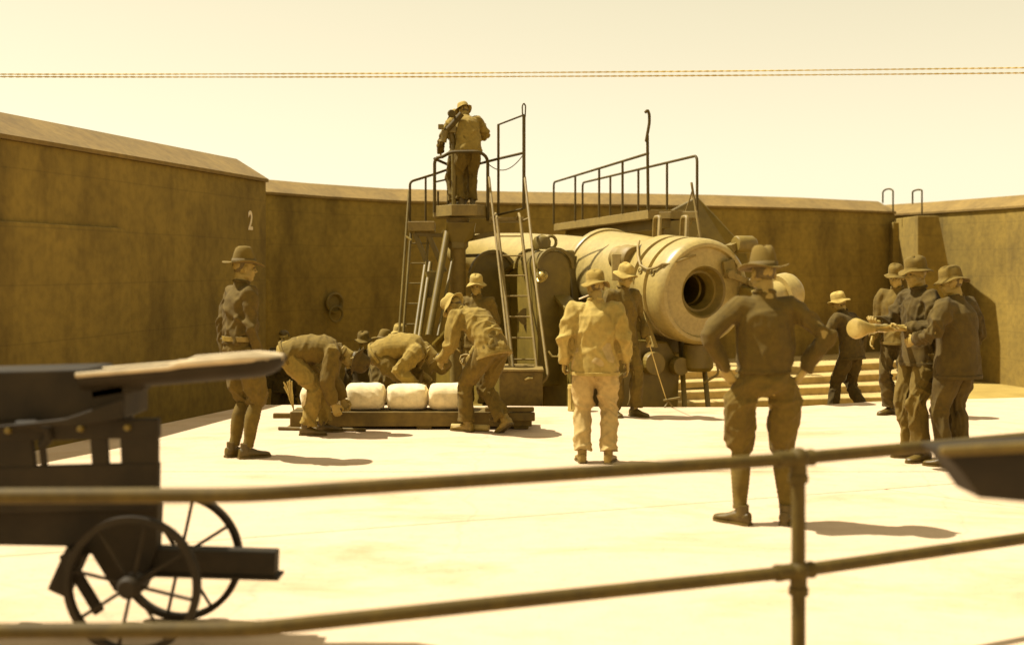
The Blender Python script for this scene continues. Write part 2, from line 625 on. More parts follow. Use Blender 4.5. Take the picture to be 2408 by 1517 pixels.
# raised panel with a rounded corner on the left wall, painted numeral 2
d_l = (Vector((-3.86, 18.0)) - Vector((-5.22, 12.4))).normalized()
n_l = Vector((d_l.y, -d_l.x))           # towards the pit
def on_left(u, z, off=0.0):
    p = Vector((-5.22, 12.4)) + d_l * u + n_l * off
    return Vector((p.x, p.y, z))
def left_u(x):
    """distance along the left wall whose face is seen at column x"""
    k = (x - CX) / F
    return (k * 12.4 + 5.22) / (d_l.x - k * d_l.y)
u1 = left_u(297)
ztop = at(200, 532, 12.4 + left_u(200) * d_l.y).z
zb = PIT + 0.02
r = 0.25
m = MB()
poly = [on_left(-1.0, zb, .0), on_left(u1, zb, .0), on_left(u1, ztop - r, .0)]
for i in range(1, 7):
    an = math.pi / 2 * i / 6
    poly.append(on_left(u1 - r + r * math.cos(an), ztop - r + r * math.sin(an), .0))
poly.append(on_left(-1.0, ztop, .0))
poly = [p - Vector((n_l.x, n_l.y, 0)) * 0.02 for p in poly]
m.prism(poly, (n_l.x * .085, n_l.y * .085, 0))
m.build('panel', 'wall_concrete', left_wall, bevel=0.015)
cu = bpy.data.curves.new('numeral', 'FONT')
cu.body = '2'
cu.size = 0.40
cu.extrude = 0.004
cu.offset = 0.008
cu.align_x = 'CENTER'
tmp = bpy.data.objects.new('numeral_tmp', cu)
COL.objects.link(tmp)
dg = bpy.context.evaluated_depsgraph_get()
me = bpy.data.meshes.new_from_object(tmp.evaluated_get(dg))
bpy.data.objects.remove(tmp)
me.materials.append(MATS['paint_white'])
num = bpy.data.objects.new('painted_numeral', me)
COL.objects.link(num)
num.parent = left_wall
uu = left_u(588)
pz = at(588, 540, 12.4 + uu * d_l.y).z
pp = on_left(uu, pz, 0.008)
lo = ORG[left_wall.name]
rot = Matrix((Vector((d_l.x, d_l.y, 0)), Vector((0, 0, 1)), Vector((n_l.x, n_l.y, 0)))).transposed()
num.matrix_local = Matrix.Translation(Vector(pp) - Vector(lo)) @ rot.to_4x4() @ Matrix.Diagonal((0.75, 1.0, 1.0, 1.0))

# ring bolt niche on the curved wall, square-cut joint marks
nb = at(785, 712, 22.35)
nd = Vector((0.68, -0.73, 0)).normalized()
m = MB()
m.lathe([(0.0, .20), (0.05, .20), (0.06, .17), (0.02, .14), (0.0, .13), (0.0, .0)], nb, nd, 28)
m.build('ring_niche', 'carriage_grey', far_wall, smooth=True)
m = MB()
ring = [nb + nd * 0.07 + (Vector((0, 0, 1)) * math.cos(a) + Vector((.73, .68, 0)) * math.sin(a)) * 0.15 + Vector((0, 0, -.22))
        for a in [2 * math.pi * i / 20 for i in range(21)]]
m.tube(ring, 0.022, 8)
m.build('iron_ring', 'carriage_paint', far_wall, smooth=True)

# buttress ending the curved wall, and an added block shaped as a cast shadow
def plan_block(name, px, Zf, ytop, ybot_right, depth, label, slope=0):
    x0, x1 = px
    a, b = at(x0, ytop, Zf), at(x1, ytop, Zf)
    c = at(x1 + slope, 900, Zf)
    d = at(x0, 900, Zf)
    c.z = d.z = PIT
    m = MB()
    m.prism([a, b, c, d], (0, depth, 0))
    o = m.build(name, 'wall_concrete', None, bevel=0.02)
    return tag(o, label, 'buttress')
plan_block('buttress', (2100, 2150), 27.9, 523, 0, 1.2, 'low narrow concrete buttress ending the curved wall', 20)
plan_block('buttress', (2158, 2208), 26.6, 508, 0, 1.6, 'dark block with a sloping right side standing in for a shadow on the sunlit wall', 75)  # solid added in the outline of the shadow on the lit wall

# iron ladder handles on the wall top
def hoop(x0, x1, ybase0, ybase1, ytop, Z, label):
    a, b = at(x0, ybase0, Z + .5), at(x1, ybase1, Z)
    r = (b - a).length / 2
    pts = [a]
    top = at((x0 + x1) / 2, ytop, Z + .25).z
    c = (a + b) / 2
    e = (b - a) / 2
    zr = top - abs(e.x) * 2.0
    for i in range(0, 13):
        an = math.pi * (1 - i / 12)
        p = c + e * math.cos(an)
        p.z = zr + abs(e.x) * 2.0 * math.sin(an)
        pts.append(p)
    pts.append(b)
    m = MB().tube(pts, 0.021, 8)
    tag(m.build('ladder_handle', 'pipe_iron', None, smooth=True), label, 'handle', 'iron hoops on the wall top')
hoop(2076, 2100, 478, 498, 445, 27.7, 'tall iron ladder hoop on the wall top, left of the pair')
hoop(2146, 2168, 480, 506, 447, 26.7, 'tall iron ladder hoop above the dark shadow-shaped block')

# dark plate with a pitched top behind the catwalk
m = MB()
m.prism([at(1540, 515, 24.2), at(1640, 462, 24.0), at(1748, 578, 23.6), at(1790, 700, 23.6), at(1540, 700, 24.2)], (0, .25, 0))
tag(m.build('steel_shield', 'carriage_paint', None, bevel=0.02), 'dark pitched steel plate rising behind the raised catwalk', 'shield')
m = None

#================================================================== THE GUN
GB = at(1660, 688, 14.8)                       # centre of the breech face
GA = (at(1410, 645, 17.3) - GB).normalized()   # axis, breech to muzzle
gun = thing('coast_gun', 'huge pale cannon barrel with its breech open towards the crew', 'cannon', (GB.x, GB.y, PIT))
def gun_part(name, prof, m='gun_paint', n=72):
    return MB().lathe(prof, GB, GA, n).build(name, m, gun, smooth=True, auto=30)
gun_part('bore', [(2.4, 0.0), (2.4, .185), (.42, .185), (.40, .205), (.30, .205)], 'bore_steel')
gun_part('breech_recess', [(.30, .206), (.16, .24), (.16, .27), (.06, .315), (.045, .34)], 'carriage_grey')
br = gun_part('breech_ring', [(.046, .339), (.05, .57), (.03, .582), (0.0, .59), (-.004, .612), (0.0, .636), (.03, .668), (.08, .687), (.13, .692), (.34, .692), (.35, .645),
                         (.41, .645), (.42, .692), (.64, .692), (.65, .640), (.72, .640), (.73, .692), (.97, .690), (1.0, .675), (1.0, .60)])
jk = gun_part('jacket', [(.98, .60), (1.2, .63), (1.8, .655), (2.58, .665), (2.585, .45)])
gun_part('hoop', [(2.50, .64), (2.50, .69), (2.53, .70), (2.60, .70), (2.63, .69), (2.63, .46)], 'gun_paint')
gun_part('chase', [(2.62, .545), (3.2, .535), (4.2, .52), (4.22, .505), (5.3, .485), (6.6, .415), (6.62, .405), (7.6, .345), (8.1, .335), (8.12, .32), (8.12, .17), (7.0, .16), (7.0, 0)])
gs = GA.cross(Vector((0, 0, 1))).normalized()      # to the right of the axis as seen from the breech
gu = gs.cross(GA).normalized()
def GP(t, s, u):
    return GB + GA * t + gs * s + gu * u
# fittings on the breech
m = MB()
m.beam(GP(-.02, .30, .42), GP(-.02, .36, .20), .17, .05, up=-GA)
m.build('hinge_plate', 'carriage_grey', gun, bevel=0.01)
m = MB()
m.beam(GP(-.06, .30, .24), GP(-.10, .62, .13), .08, .06, up=-GA)
m.tube([GP(-.02, .31, .24), GP(-.12, .31, .24)], .06, 14)
m.tube([GP(-.05, .60, .135), GP(-.16, .60, .135)], .055, 14)
m.build('locking_lever', 'platform_paint', gun, bevel=0.006)
m = MB().tube([GP(-.14, .60, .14), GP(-.16, .74, .20), GP(-.17, .86, .28)], [.018, .022, .028], 10)
m.build('lever_handle', 'bright_steel', gun, smooth=True)
m = MB()
m.box(GP(-.02, .66, .02), (.20, .22, .16))
m.box(GP(-.06, .66, -.18), (.22, .2, .08))
m.build('hinge_block', 'carriage_grey', gun, bevel=0.015)
m = MB()
m.lathe([(0, .0), (0, .10), (.02, .115), (.26, .115), (.30, .09), (.32, 0)], GP(.05, .46, .62), gs, 20)
m.lathe([(0, 0), (0, .06), (.12, .06), (.14, 0)], GP(.02, .74, .50), gs, 16)
m.beam(GP(.1, .40, .56), GP(.1, .62, .64), .16, .10)
m.build('worm_gear', 'carriage_grey', gun, smooth=True)
# swung-out breechblock on its carrier
bc = at(1836, 694, 14.5)
ba = Vector((0.75, 0.45, 0.15)).normalized()
m = MB()
m.lathe([(-.30, .0), (-.30, .17), (-.27, .19), (-.05, .19), (-.05, .255), (0, .265), (.12, .265), (.16, .25), (.22, .20), (.26, .11), (.27, 0)], bc, ba, 48)
m.build('breechblock', 'gun_paint', gun, smooth=True)
m = MB()
m.beam(GP(.0, .58, -.02), bc + Vector((-.1, 0, -.15)), .14, .22)
m.build('carrier_arm', 'carriage_grey', gun, bevel=0.02)
# trunnion bracket with a flat face, and its strap
q = GP(1.08, -.50, .34)
m = MB()
m.lathe([(-.14, 0), (-.14, .185), (-.12, .20), (.10, .20), (.12, .185), (.12, .17), (.30, .17), (.30, 0)], q, GA, 36)
m.build('trunnion_drum', 'platform_paint', gun, smooth=True)
m = MB()
m.beam(q + Vector((-.16, -.1, .08)), q + Vector((-.16, -.1, -.28)), .10, .20)
m.build('bracket', 'gun_paint', gun, bevel=0.01)
m = MB()
m.prism([GP(.75, -.68, .25), GP(.75, -.70, -.05), GP(.2, -.62, -.72), GP(.25, -.52, -.74)], gs * -.05)
m.build('strap', 'gun_paint', gun, bevel=0.008)
m = MB()
m.beam(GP(.9, -.62, .1), GP(.5, -.66, -.75), .07, .05)
m.build('lifting_arm', 'carriage_paint', gun, bevel=0.008)
# cable draped over the breech ring
pts = []
cab = [(1.0, -.42, .60), (.9, -.50, .52), (.72, -.60, .42), (.55, -.665, .31), (.35, -.675, .27), (.2, -.66, .30), (.04, -.55, .36), (-.02, -.40, .42), (-.02, -.2, .48)]
for i in range(len(cab) - 1):
    for t in (0, .33, .66):
        a, b = Vector(cab[i]), Vector(cab[i + 1])
        pts.append(GP(*(a * (1 - t) + b * t)))
pts.append(GP(*cab[-1]))
def push_out(p):
    v = p - GB
    t = v.dot(GA)
    rad = v - GA * t
    if t > 0.05 and rad.length < .715:
        rad = rad.normalized() * .715
    return GB + GA * t + rad
pts = [push_out(p) for p in pts]
MB().tube(pts, .017, 8).build('firing_cable', 'platform_paint', gun, smooth=True)
for t_, s_ in ((.55, 0), (.25, 0)):
    m = MB()
    c = push_out(GP(t_, -.665, .28 - .02))
    m.tube([c + (gu * math.cos(a) + GA * math.sin(a)) * .035 + gu * -.03 for a in [2 * math.pi * i / 12 for i in range(13)]], .008, 6)
    m.build('cable_hook', 'carriage_grey', gun, smooth=True)

#------------------------------------------------------------------ carriage
ch = Vector((GA.x, GA.y, 0)).normalized()
cs = Vector((ch.y, -ch.x, 0))
C0 = Vector((GB.x, GB.y, 0))
def CP(t, s, z):
    p = C0 + ch * t + cs * s
    return Vector((p.x, p.y, z))
car = thing('gun_carriage', 'dark steel gun carriage filling the pit under the barrel', 'gun carriage', CP(3.0, 0, PIT))
m = MB()
m.lathe([(0.002, 0), (0.002, 2.05), (.10, 2.05), (.12, 1.95), (.30, 1.95), (.32, 1.8), (.32, 0)], CP(4.3, -.1, PIT), (0, 0, 1), 56)
m.build('base_ring', 'carriage_paint', car, smooth=True)
for side in (-1, 1):
    s = -1.18 if side < 0 else 0.92
    if side < 0:
        prof = [(.95, PIT + .33), (6.2, PIT + .33), (6.2, .35), (4.6, 1.05), (3.6, 1.55), (2.9, 1.72), (2.35, 1.70), (1.9, 1.42), (1.3, 1.12), (.95, .8)]
    else:
        prof = [(2.8, PIT + .33), (6.2, PIT + .33), (6.2, .35), (4.6, 1.05), (3.6, 1.45), (3.0, 1.5), (2.8, 1.3)]
    m = MB()
    m.prism([CP(t, s, z) for t, z in prof], cs * 0.12 * side)
    o = m.build('side_frame', 'carriage_paint', car, bevel=0.03)
    part_of(o, car)
    for i in range(2, len(prof) - 1):
        f = MB().beam(CP(prof[i][0], s + .07 * side, prof[i][1] + .015), CP(prof[i + 1][0], s + .07 * side, prof[i + 1][1] + .015), .24, .05)
        f.build('flange', 'carriage_paint', o, bevel=0.008)
    for t in (1.15, 2.2, 3.2, 4.2, 5.2):
        if t < prof[0][0]:
            continue
        zz = np.interp(t, [.95, 1.3, 1.9, 2.35, 2.9, 3.6, 4.6, 6.2], [.8, 1.12, 1.3, 1.5, 1.5, 1.4, 1.05, .35])
        f = MB().beam(CP(t, s + .16 * side, PIT + .34), CP(t, s + .16 * side, zz - .08), .08, .09, up=tuple(ch))
        f.build('rib', 'carriage_paint', o, bevel=0.008)
# cross members and cradle under the breech
m = MB()
m.prism([CP(.5, -1.10, PIT + .33), CP(.5, -.12, PIT + .02), CP(.5, -.06, .45), CP(.5, -.25, .72), CP(.5, -1.10, .78)], ch * .35)
m.build('transom', 'carriage_paint', car, bevel=0.03)
m = MB()
m.prism([CP(.9, -1.12, .6), CP(.9, .35, .5), CP(.9, .45, .72), CP(.9, -1.12, 1.15)], ch * .4)
m.build('cradle', 'carriage_paint', car, bevel=0.03)
m = MB()
m.lathe([(0, 0), (0, .16), (.05, .2), (.35, .2), (.4, .16), (.4, 0)], CP(.35, .12, .33), (0, 0, 1), 20)
m.build('sling', 'carriage_paint', car, smooth=True)
m = MB()
m.tube([CP(.45, -.55, .45), CP(.33, -.55, .45)], .15, 20)
m.build('drum_cover', 'carriage_grey', car, bevel=.01)
m = MB()
m.tube([CP(.45, -.15, .40), CP(.33, -.15, .40)], .12, 20)
m.build('drum_cover', 'carriage_grey', car, bevel=.01)
m = MB()
m.beam(CP(3.6, -1.15, .55), CP(3.6, .9, .55), .6, .5)
m.build('cross_beam', 'carriage_paint', car, bevel=0.03)
for side in (-1, 1):
    m = MB()
    m.prism([CP(2.0, .62 * side, .3), CP(3.2, .62 * side, .3), CP(2.9, .62 * side, 1.95), CP(2.4, .62 * side, 1.95)], cs * .14 * side)
    m.build('gun_lever', 'carriage_paint', car, bevel=0.03)
m = MB()
m.box(CP(2.6, 0, -.2), (1.5, 1.2, .9), Matrix((cs, ch, Vector((0, 0, 1)))).transposed())
m.build('counterweight', 'carriage_paint', car, bevel=0.03)
# arched guard beside the platform column
c = at(1160, 655, 16.9)
m = MB()
pts_o, pts_i = [], []
for i in range(17):
    an = math.pi * i / 16
    pts_o.append(c + Vector((-.34 * math.cos(an), .02 * i, .40 * math.sin(an))))
prof = pts_o + [c + Vector((.34, .3, -1.2)), c + Vector((-.30, 0, -1.2))]
m.prism(prof, (0.05, .45, 0))
o = part_of(m.build('crank_guard', 'carriage_paint', car, bevel=0.02), car)
m = MB()
for i in range(16):
    m.beam(pts_o[i] + Vector((0, -.012, 0)), pts_o[i + 1] + Vector((0, -.012, 0)), .05, .05)
m.build('guard_rim', 'carriage_grey', o)
# elevating housing: rounded casting with oil cup, cap and lifting eye
hc = CP(1.95, -1.36, 1.68)
hd = ch
m = MB()
prof = []
for i in range(13):
    an = math.pi * i / 12
    prof.append((0.25 * math.cos(an), 0.25 * math.sin(an)))
poly = [hc - hd * .34 + cs * a + Vector((0, 0, b)) for a, b in prof] + [hc - hd * .34 + cs * -.25 + Vector((0, 0, -1.6)), hc - hd * .34 + cs * .25 + Vector((0, 0, -1.6))]
m.prism(poly, hd * .68)
o = part_of(m.build('elevating_housing', 'carriage_paint', car, smooth=True, auto=28, bevel=0.02), car)
m = MB()
for s_ in (-.33, .33):
    m = MB()
    for i in range(12):
        a, b = prof[i], prof[i + 1]
        m.prism([hc + hd * s_ + cs * p[0] * q_ + Vector((0, 0, p[1] * q_)) for p, q_ in ((a, 1.0), (b, 1.0), (b, 1.16), (a, 1.16))], hd * (.05 if s_ > 0 else -.05))
    m.build('housing_flange', 'carriage_paint', o)
m = MB()
m.lathe([(0, .0), (0, .09), (.03, .09), (.03, .06), (.08, .06), (.10, .03), (.10, 0)], hc + cs * -.20 - hd * .36 + Vector((0, 0, -.12)), Vector((-.5, -.6, .62)), 20)
m.build('oil_cup', 'bright_steel', o, smooth=True)
m = MB()
e = hc + Vector((0, 0, .32)) + hd * .05
m.lathe([(-.05, .0), (-.05, .12), (.06, .13), (.12, .10), (.16, .0)], e, (0, 0, 1), 20)
m.tube([e + Vector((.13, 0, .05)) + Vector((.07 * math.cos(a), 0, .085 * math.sin(a))) for a in [2 * math.pi * i / 14 for i in range(15)]], .022, 8)
m.build('lifting_eye', 'carriage_paint', o, smooth=True)
# handwheels and gear discs on the near side of the frame
def disc_wheel(name, c, axis, R, spokes=6, rim=.02, m_='carriage_grey'):
    a = Vector(axis).normalized()
    u = (Vector((0, 0, 1)) - a * a.z).normalized()
    w = a.cross(u)
    m = MB()
    m.tube([c + (u * math.cos(t) + w * math.sin(t)) * R for t in [2 * math.pi * i / 28 for i in range(29)]], rim, 8)
    m.lathe([(-.05, 0), (-.05, .045), (.05, .045), (.05, 0)], c, a, 14)
    for i in range(spokes):
        t = 2 * math.pi * i / spokes + .3
        m.tube([c, c + (u * math.cos(t) + w * math.sin(t)) * R], rim * .7, 6)
    return m.build(name, m_, car, smooth=True)
nn = -cs * 0.6 - ch * 0.8
m = MB()
m.lathe([(-.1, 0), (-.1, .10), (-.06, .12), (0, .12), (0, 0)], at(1238, 745, 15.9), nn, 24)
m.lathe([(-.1, 0), (-.1, .07), (0, .07), (0, 0)], at(1292, 742, 15.8), nn, 20)
m.build('gear_case', 'carriage_grey', car, smooth=True)
m = MB()
m.beam(at(1186, 868, 15.2), at(1258, 868, 15.2), .25, .12)
m.build('step_plate', 'platform_paint', car, bevel=0.01)
m = MB()
m.tube([at(1290, 826, 14.9), at(1298, 838, 14.9), at(1312, 838, 14.9), at(1318, 826, 14.9)], .014, 8)
m.build('hook', 'bright_steel', car, smooth=True)
# standing plate for the man beside the ladder
m = MB()
m.box((at(1120, 700, 14.9).x, 15.0, -0.17), (1.2, .9, .07))
m.box((at(1120, 700, 14.9).x, 15.2, -0.56), (.9, .5, .72))
m.build('side_step', 'carriage_paint', car, bevel=0.012)
# breech platform ladder and drop hook on the right
def ladder(parent, a0, a1, b0, b1, n, r=.022, rr=.011, mm='platform_paint', y0=.06, y1=.95, name='ladder'):
    """stiles a0-a1 and b0-b1 (top to bottom) with n rungs"""
    m = MB()
    m.tube([a0, a1], r, 8)
    m.tube([b0, b1], r, 8)
    o = part_of(m.build(name, mm, parent, smooth=True), parent)
    for i in range(n):
        t = y0 + (y1 - y0) * i / max(1, n - 1)
        p, q = Vector(a0).lerp(Vector(a1), t), Vector(b0).lerp(Vector(b1), t)
        MB().tube([p, q], rr, 6).build('rung', mm, o, smooth=True)
    return o
ladder(car, at(1600, 790, 15.6), at(1612, 985, 14.9), at(1648, 780, 15.6), at(1668, 985, 14.9), 4, r=.034, mm='carriage_paint')
MB().tube(round_poly([at(1675, 790, 15.0), at(1690, 880, 14.9), at(1655, 900, 14.9)], .05), .016, 8).build('drop_hook', 'carriage_grey', car, smooth=True)

#------------------------------------------------------------------ sighting platform
PZ = 17.0
DECK = at(0, 487, PZ).z
pc = at(1083, 487, PZ)
plf = thing('sighting_platform', 'raised iron lookout platform on a column with curved pipe rails', 'platform', (pc.x, pc.y, PIT))
m = MB()
cc = at(1077, 600, 16.75)
m.lathe([(0, 0), (0, .24), (.06, .24), (.08, .13), (.2, .118), (2.9, .112), (2.95, .15), (3.1, .15), (DECK - PIT - .18, .17), (DECK - PIT - .17, 0)], (cc.x, cc.y, PIT), (0, 0, 1), 28)
m.build('column', 'platform_paint', plf, smooth=True)
def deck_poly(pts, z, th, name):
    m = MB()
    m.prism([(p[0], p[1], z) for p in pts], (0, 0, -th))
    return part_of(m.build(name, 'platform_paint', plf, bevel=0.006), plf)
X = lambda x, Z: (x - CX) * Z / F
deck_poly([(X(1018, 16.8), 16.8), (X(1062, 16.35), 16.35), (X(1122, 16.35), 16.35), (X(1152, 16.7), 16.7), (X(1152, 17.5), 17.5), (X(1022, 17.5), 17.5)], DECK, .16, 'deck')
zl = at(0, 522, 16.8).z
deck_poly([(X(959, 16.7), 16.7), (X(1022, 16.62), 16.62), (X(1024, 17.4), 17.4), (X(968, 17.4), 17.4)], zl, .14, 'lower_deck')
zr = at(0, 512, 16.6).z
deck_poly([(X(1150, 16.5), 16.5), (X(1232, 16.5), 16.5), (X(1226, 17.3), 17.3), (X(1150, 17.3), 17.3)], zr, .05, 'landing')
# brackets under the decks
for (xa, ya, xb, yb, Z) in ((975, 548, 1012, 640, 16.8), (1005, 548, 1046, 640, 16.8), (1040, 545, 1070, 565, 16.7), (1115, 545, 1085, 580, 16.7)):
    MB().beam(at(xa, ya, Z), at(xb, yb, Z), .07, .07, up=(0, 1, 0)).build('bracket', 'carriage_paint', plf, bevel=0.006)
for a, b, w_, h_ in ((at(980, 551, 16.8), at(1075, 556, 16.8), .08, .06), (at(1090, 565, 16.8), at(1165, 549, 16.7), .08, .07), (at(1090, 602, 17.2), at(1165, 600, 17.2), .05, .05)):
    MB().beam(a, b, w_, h_).build('tie_bar', 'carriage_paint', plf, bevel=0.006)
m = MB()
m.prism([at(1050, 523, 16.5), at(1118, 523, 16.5), at(1112, 560, 16.6), at(1092, 572, 16.6), at(1090, 585, 16.6), at(1062, 585, 16.6), at(1060, 570, 16.6), at(1044, 556, 16.6)], (0, .3, 0))
m.build('column_head', 'carriage_paint', plf, bevel=0.01)
# struts running from the lower deck down to the carriage
for (xa, ya, xb, yb, r_) in ((1052, 545, 1008, 790, .05), (1064, 610, 1030, 790, .022), (1012, 618, 985, 800, .032), (1000, 625, 975, 800, .03)):
    MB().tube([at(xa, ya, 16.6), at(xb, yb, 15.8)], r_, 10).build('strut', 'carriage_paint', plf, smooth=True)
m = MB()
m.beam(at(1013, 640, 16.5), at(1018, 700, 16.4), .16, .10)
m.build('crank_box', 'carriage_paint', plf, bevel=0.01)
# railings
def rail(name, pts, r=.021, rad=.10):
    return part_of(MB().tube(round_poly(pts, rad), r, 10).build(name, 'pipe_iron', plf, smooth=True), plf)
top = rail('top_rail', [at(1022, 500, 16.75), at(1022, 372, 16.75), at(1040, 370, 16.7), at(1060, 358, 16.5), at(1128, 357, 16.4), at(1147, 372, 16.55), at(1147, 520, 16.6)], .024, .09)
rail('side_rail', [at(1022, 374, 16.75), at(1054, 388, 17.4), at(1054, 500, 17.4)], .021, .03)
rail('left_rail', [at(964, 545, 16.8), at(964, 428, 16.8), at(1022, 410, 17.0), at(1056, 398, 17.4)], .019, .06)
rail('left_rail', [at(1026, 428, 17.2), at(1062, 420, 17.4)], .014, .03)
for x, y0, y1, Z in ((1001, 417, 520, 17.0), (1030, 450, 500, 17.3)):
    MB().tube([at(x, y0, Z), at(x, y1, Z)], .016, 8).build('post', 'pipe_iron', plf, smooth=True)
# gate frame on the right with loop and chain
m = MB()
m.tube([at(1172, 293, 16.9), at(1172, 508, 16.9)], .019, 8)
m.tube([at(1232, 272, 16.5), at(1232, 492, 16.5)], .024, 8)
gate = part_of(m.build('gate_frame', 'pipe_iron', plf, smooth=True), plf)
MB().tube([at(1172, 294, 16.9), at(1232, 271, 16.5)], .014, 8).build('gate_bar', 'pipe_iron', gate, smooth=True)
MB().tube([at(1118, 388, 17.2), at(1172, 374, 16.9), at(1232, 360, 16.5)], .02, 8).build('gate_bar', 'pipe_iron', gate, smooth=True)
MB().tube([at(1166, 507, 16.8), at(1228, 492, 16.5)], .016, 8).build('gate_bar', 'pipe_iron', gate, smooth=True)
MB().tube(round_poly([at(1229, 275, 16.5), at(1228, 250, 16.5), at(1232, 243, 16.5), at(1236, 250, 16.5), at(1235, 275, 16.5)], .02), .010, 6).build('loop', 'pipe_iron', gate, smooth=True)
pts = []
a, b = at(1147, 385, 16.6), at(1232, 362, 16.5)
for i in range(17):
    t = i / 16
    p = a.lerp(b, t)
    p.z -= .16 * 4 * t * (1 - t)
    pts.append(p)
MB().tube(pts, .007, 6).build('chain', 'pipe_iron', gate, smooth=True)
# ladder on the right with separate hand bars
lad = ladder(plf, at(1168, 512, 16.1), at(1220, 985, 14.75), at(1223, 512, 16.1), at(1276, 985, 14.75), 9, y0=.10, y1=.93)
for xa in (1168, 1223):
    MB().tube(round_poly([at(xa - 6, 515, 16.5), at(xa - 3, 502, 16.3), at(xa + .5, 514, 16.1)], .03), .02, 8).build('stile_bend', 'platform_paint', lad, smooth=True)
MB().tube([at(1150, 417, 16.5), at(1186, 740, 15.3), at(1203, 900, 14.7)], .017, 8).build('hand_bar', 'platform_paint', lad, smooth=True)
MB().tube(round_poly([at(1234, 417, 16.5), at(1262, 680, 15.3), at(1289, 885, 14.6), at(1270, 905, 14.6)], .06), .019, 8).build('hand_bar', 'platform_paint', lad, smooth=True)
MB().tube([at(1224, 522, 16.2), at(1246, 513, 16.1)], .017, 8).build('hand_bar', 'platform_paint', lad, smooth=True)
# ladder on the left side
lad2 = ladder(plf, at(966, 548, 16.9), at(934, 985, 16.0), at(1008, 548, 16.9), at(972, 985, 16.0), 9, r=.02, mm='carriage_paint')
MB().tube([at(962, 450, 16.9), at(938, 790, 16.2)], .018, 8).build('hand_bar', 'carriage_paint', lad2, smooth=True)
MB().tube([at(954, 556, 16.5), at(967, 565, 16.5)], .016, 8).build('hand_bar', 'bright_steel', lad2, smooth=True)

# telescope on its post
tel = thing('sighting_telescope', 'brass and iron sighting telescope on a bracketed stand beside the lookout man', 'telescope', (X(1064, 16.9), 16.9, DECK))
m = MB()
m.tube([at(1068, 490, 16.9), at(1066, 330, 16.9)], .035, 12)
m.box(at(1066, 488, 16.9), (.22, .22, .03))
m.tube([at(1066, 335, 16.9), at(1058, 312, 16.9)], .05, 12)
m.build('stand', 'carriage_paint', tel, smooth=True)
m = MB()
m.tube([at(1046, 312, 16.8), at(1066, 291, 16.8), at(1086, 268, 16.8)], [.038, .042, .045], 14)
m.build('tube', 'pipe_iron', tel, smooth=True)
m = MB()
m.lathe([(-.02, 0), (-.02, .05), (0, .062), (.02, .05), (.02, 0)], at(1062, 268, 16.7), (0.3, -1, 0.2), 20)
m.tube([at(1062, 268, 16.75), at(1070, 276, 16.8)], .02, 8)
m.build('eye_shade', 'pipe_iron', tel, smooth=True)
m = MB()
m.tube([at(1047, 308, 16.8), at(1042, 335, 16.8)], .05, 12)
m.box(at(1037, 299, 16.8), (.08, .08, .07))
m.tube([at(1033, 318, 16.8), at(1044, 322, 16.8)], .03, 10)
m.box(at(1060, 305, 16.85), (.16, .1, .10))
m.build('range_drum', 'carriage_grey', tel, bevel=0.004)

#------------------------------------------------------------------ catwalk to the right of the barrel
cwd = DECK - 0.06
A0, A1 = Vector((0.80, 22.0, cwd)), Vector((1.98, 16.7, cwd))
cat = thing('catwalk', 'raised iron catwalk with double pipe handrails above the barrel', 'catwalk', (A0.x, A0.y, PIT))
wv = Vector((.56, .12, 0))
m = MB()
m.prism([A0, A1, A1 + wv, A0 + wv], (0, 0, -.13))
m.build('deck', 'platform_paint', cat, bevel=0.006)
B0 = A1 + Vector((.02, .10, -.03))
m = MB()
m.prism([B0, B0 + Vector((.66, -.35, 0)), B0 + Vector((.78, .5, 0)), B0 + Vector((.2, .7, 0))], (0, 0, -.10))
m.build('lower_deck', 'platform_paint', cat, bevel=0.006)
m = MB()
m.beam(A0 + Vector((.28, .05, -.20)), A1 + Vector((.28, .05, -.20)), .12, .14)
m.build('girder', 'carriage_paint', cat, bevel=0.01)
def catrail(pts, r=.020, rad=.10, name='handrail'):
    return part_of(MB().tube(round_poly(pts, rad), r, 10).build(name, 'pipe_iron', cat, smooth=True), cat)
H = .80
up = Vector((0, 0, H))
r1 = catrail([A0, A0 + up, A1 + up + Vector((0, 0, .02))])
r2 = catrail([A0 + wv, A0 + wv + up, B0 + Vector((.66, -.30, 0)) + up, B0 + Vector((.66, -.30, -.1))])
for t in (.28, .55, .78):
    p = A0.lerp(A1, t)
    MB().tube([p, p + up], .019, 8).build('post', 'pipe_iron', r1, smooth=True)
e2 = B0 + Vector((.66, -.30, 0))
for t in (.30, .56, .79):
    p = (A0 + wv).lerp(e2, t)
    MB().tube([p + Vector((0, 0, -.05)), p + up], .019, 8).build('post', 'pipe_iron', r2, smooth=True)
hk = A1
MB().tube(round_poly([hk, hk + Vector((-.01, 0, 1.10)), at(1519, 335, 16.7), at(1527, 290, 16.7), at(1527, 270, 16.7), at(1523, 259, 16.7), at(1517, 266, 16.7)], .03), .022, 10).build('hooked_pole', 'pipe_iron', cat, smooth=True)
# supports down to the carriage and a short ladder
for t in (.1, .6, .95):
    p = A0.lerp(A1, t) + Vector((.3, .05, -.14))
    m = MB().tube([p, Vector((p.x, p.y, PIT))], .05, 10)
    m.build('support', 'carriage_paint', cat, smooth=True)
for xx in (1548, 1612):
    MB().tube(round_poly([at(xx - 10, 560, 16.4), at(xx - 8, 512, 16.3), at(xx + 4, 510, 16.2), at(xx + 2, 560, 16.1)], .04), .03, 8).build('bracket', 'platform_paint', cat, smooth=True)
ladder(cat, at(1626, 430, 16.6), at(1672, 720, 16.1), at(1600, 520, 16.7), at(1632, 720, 16.3), 6, r=.018)

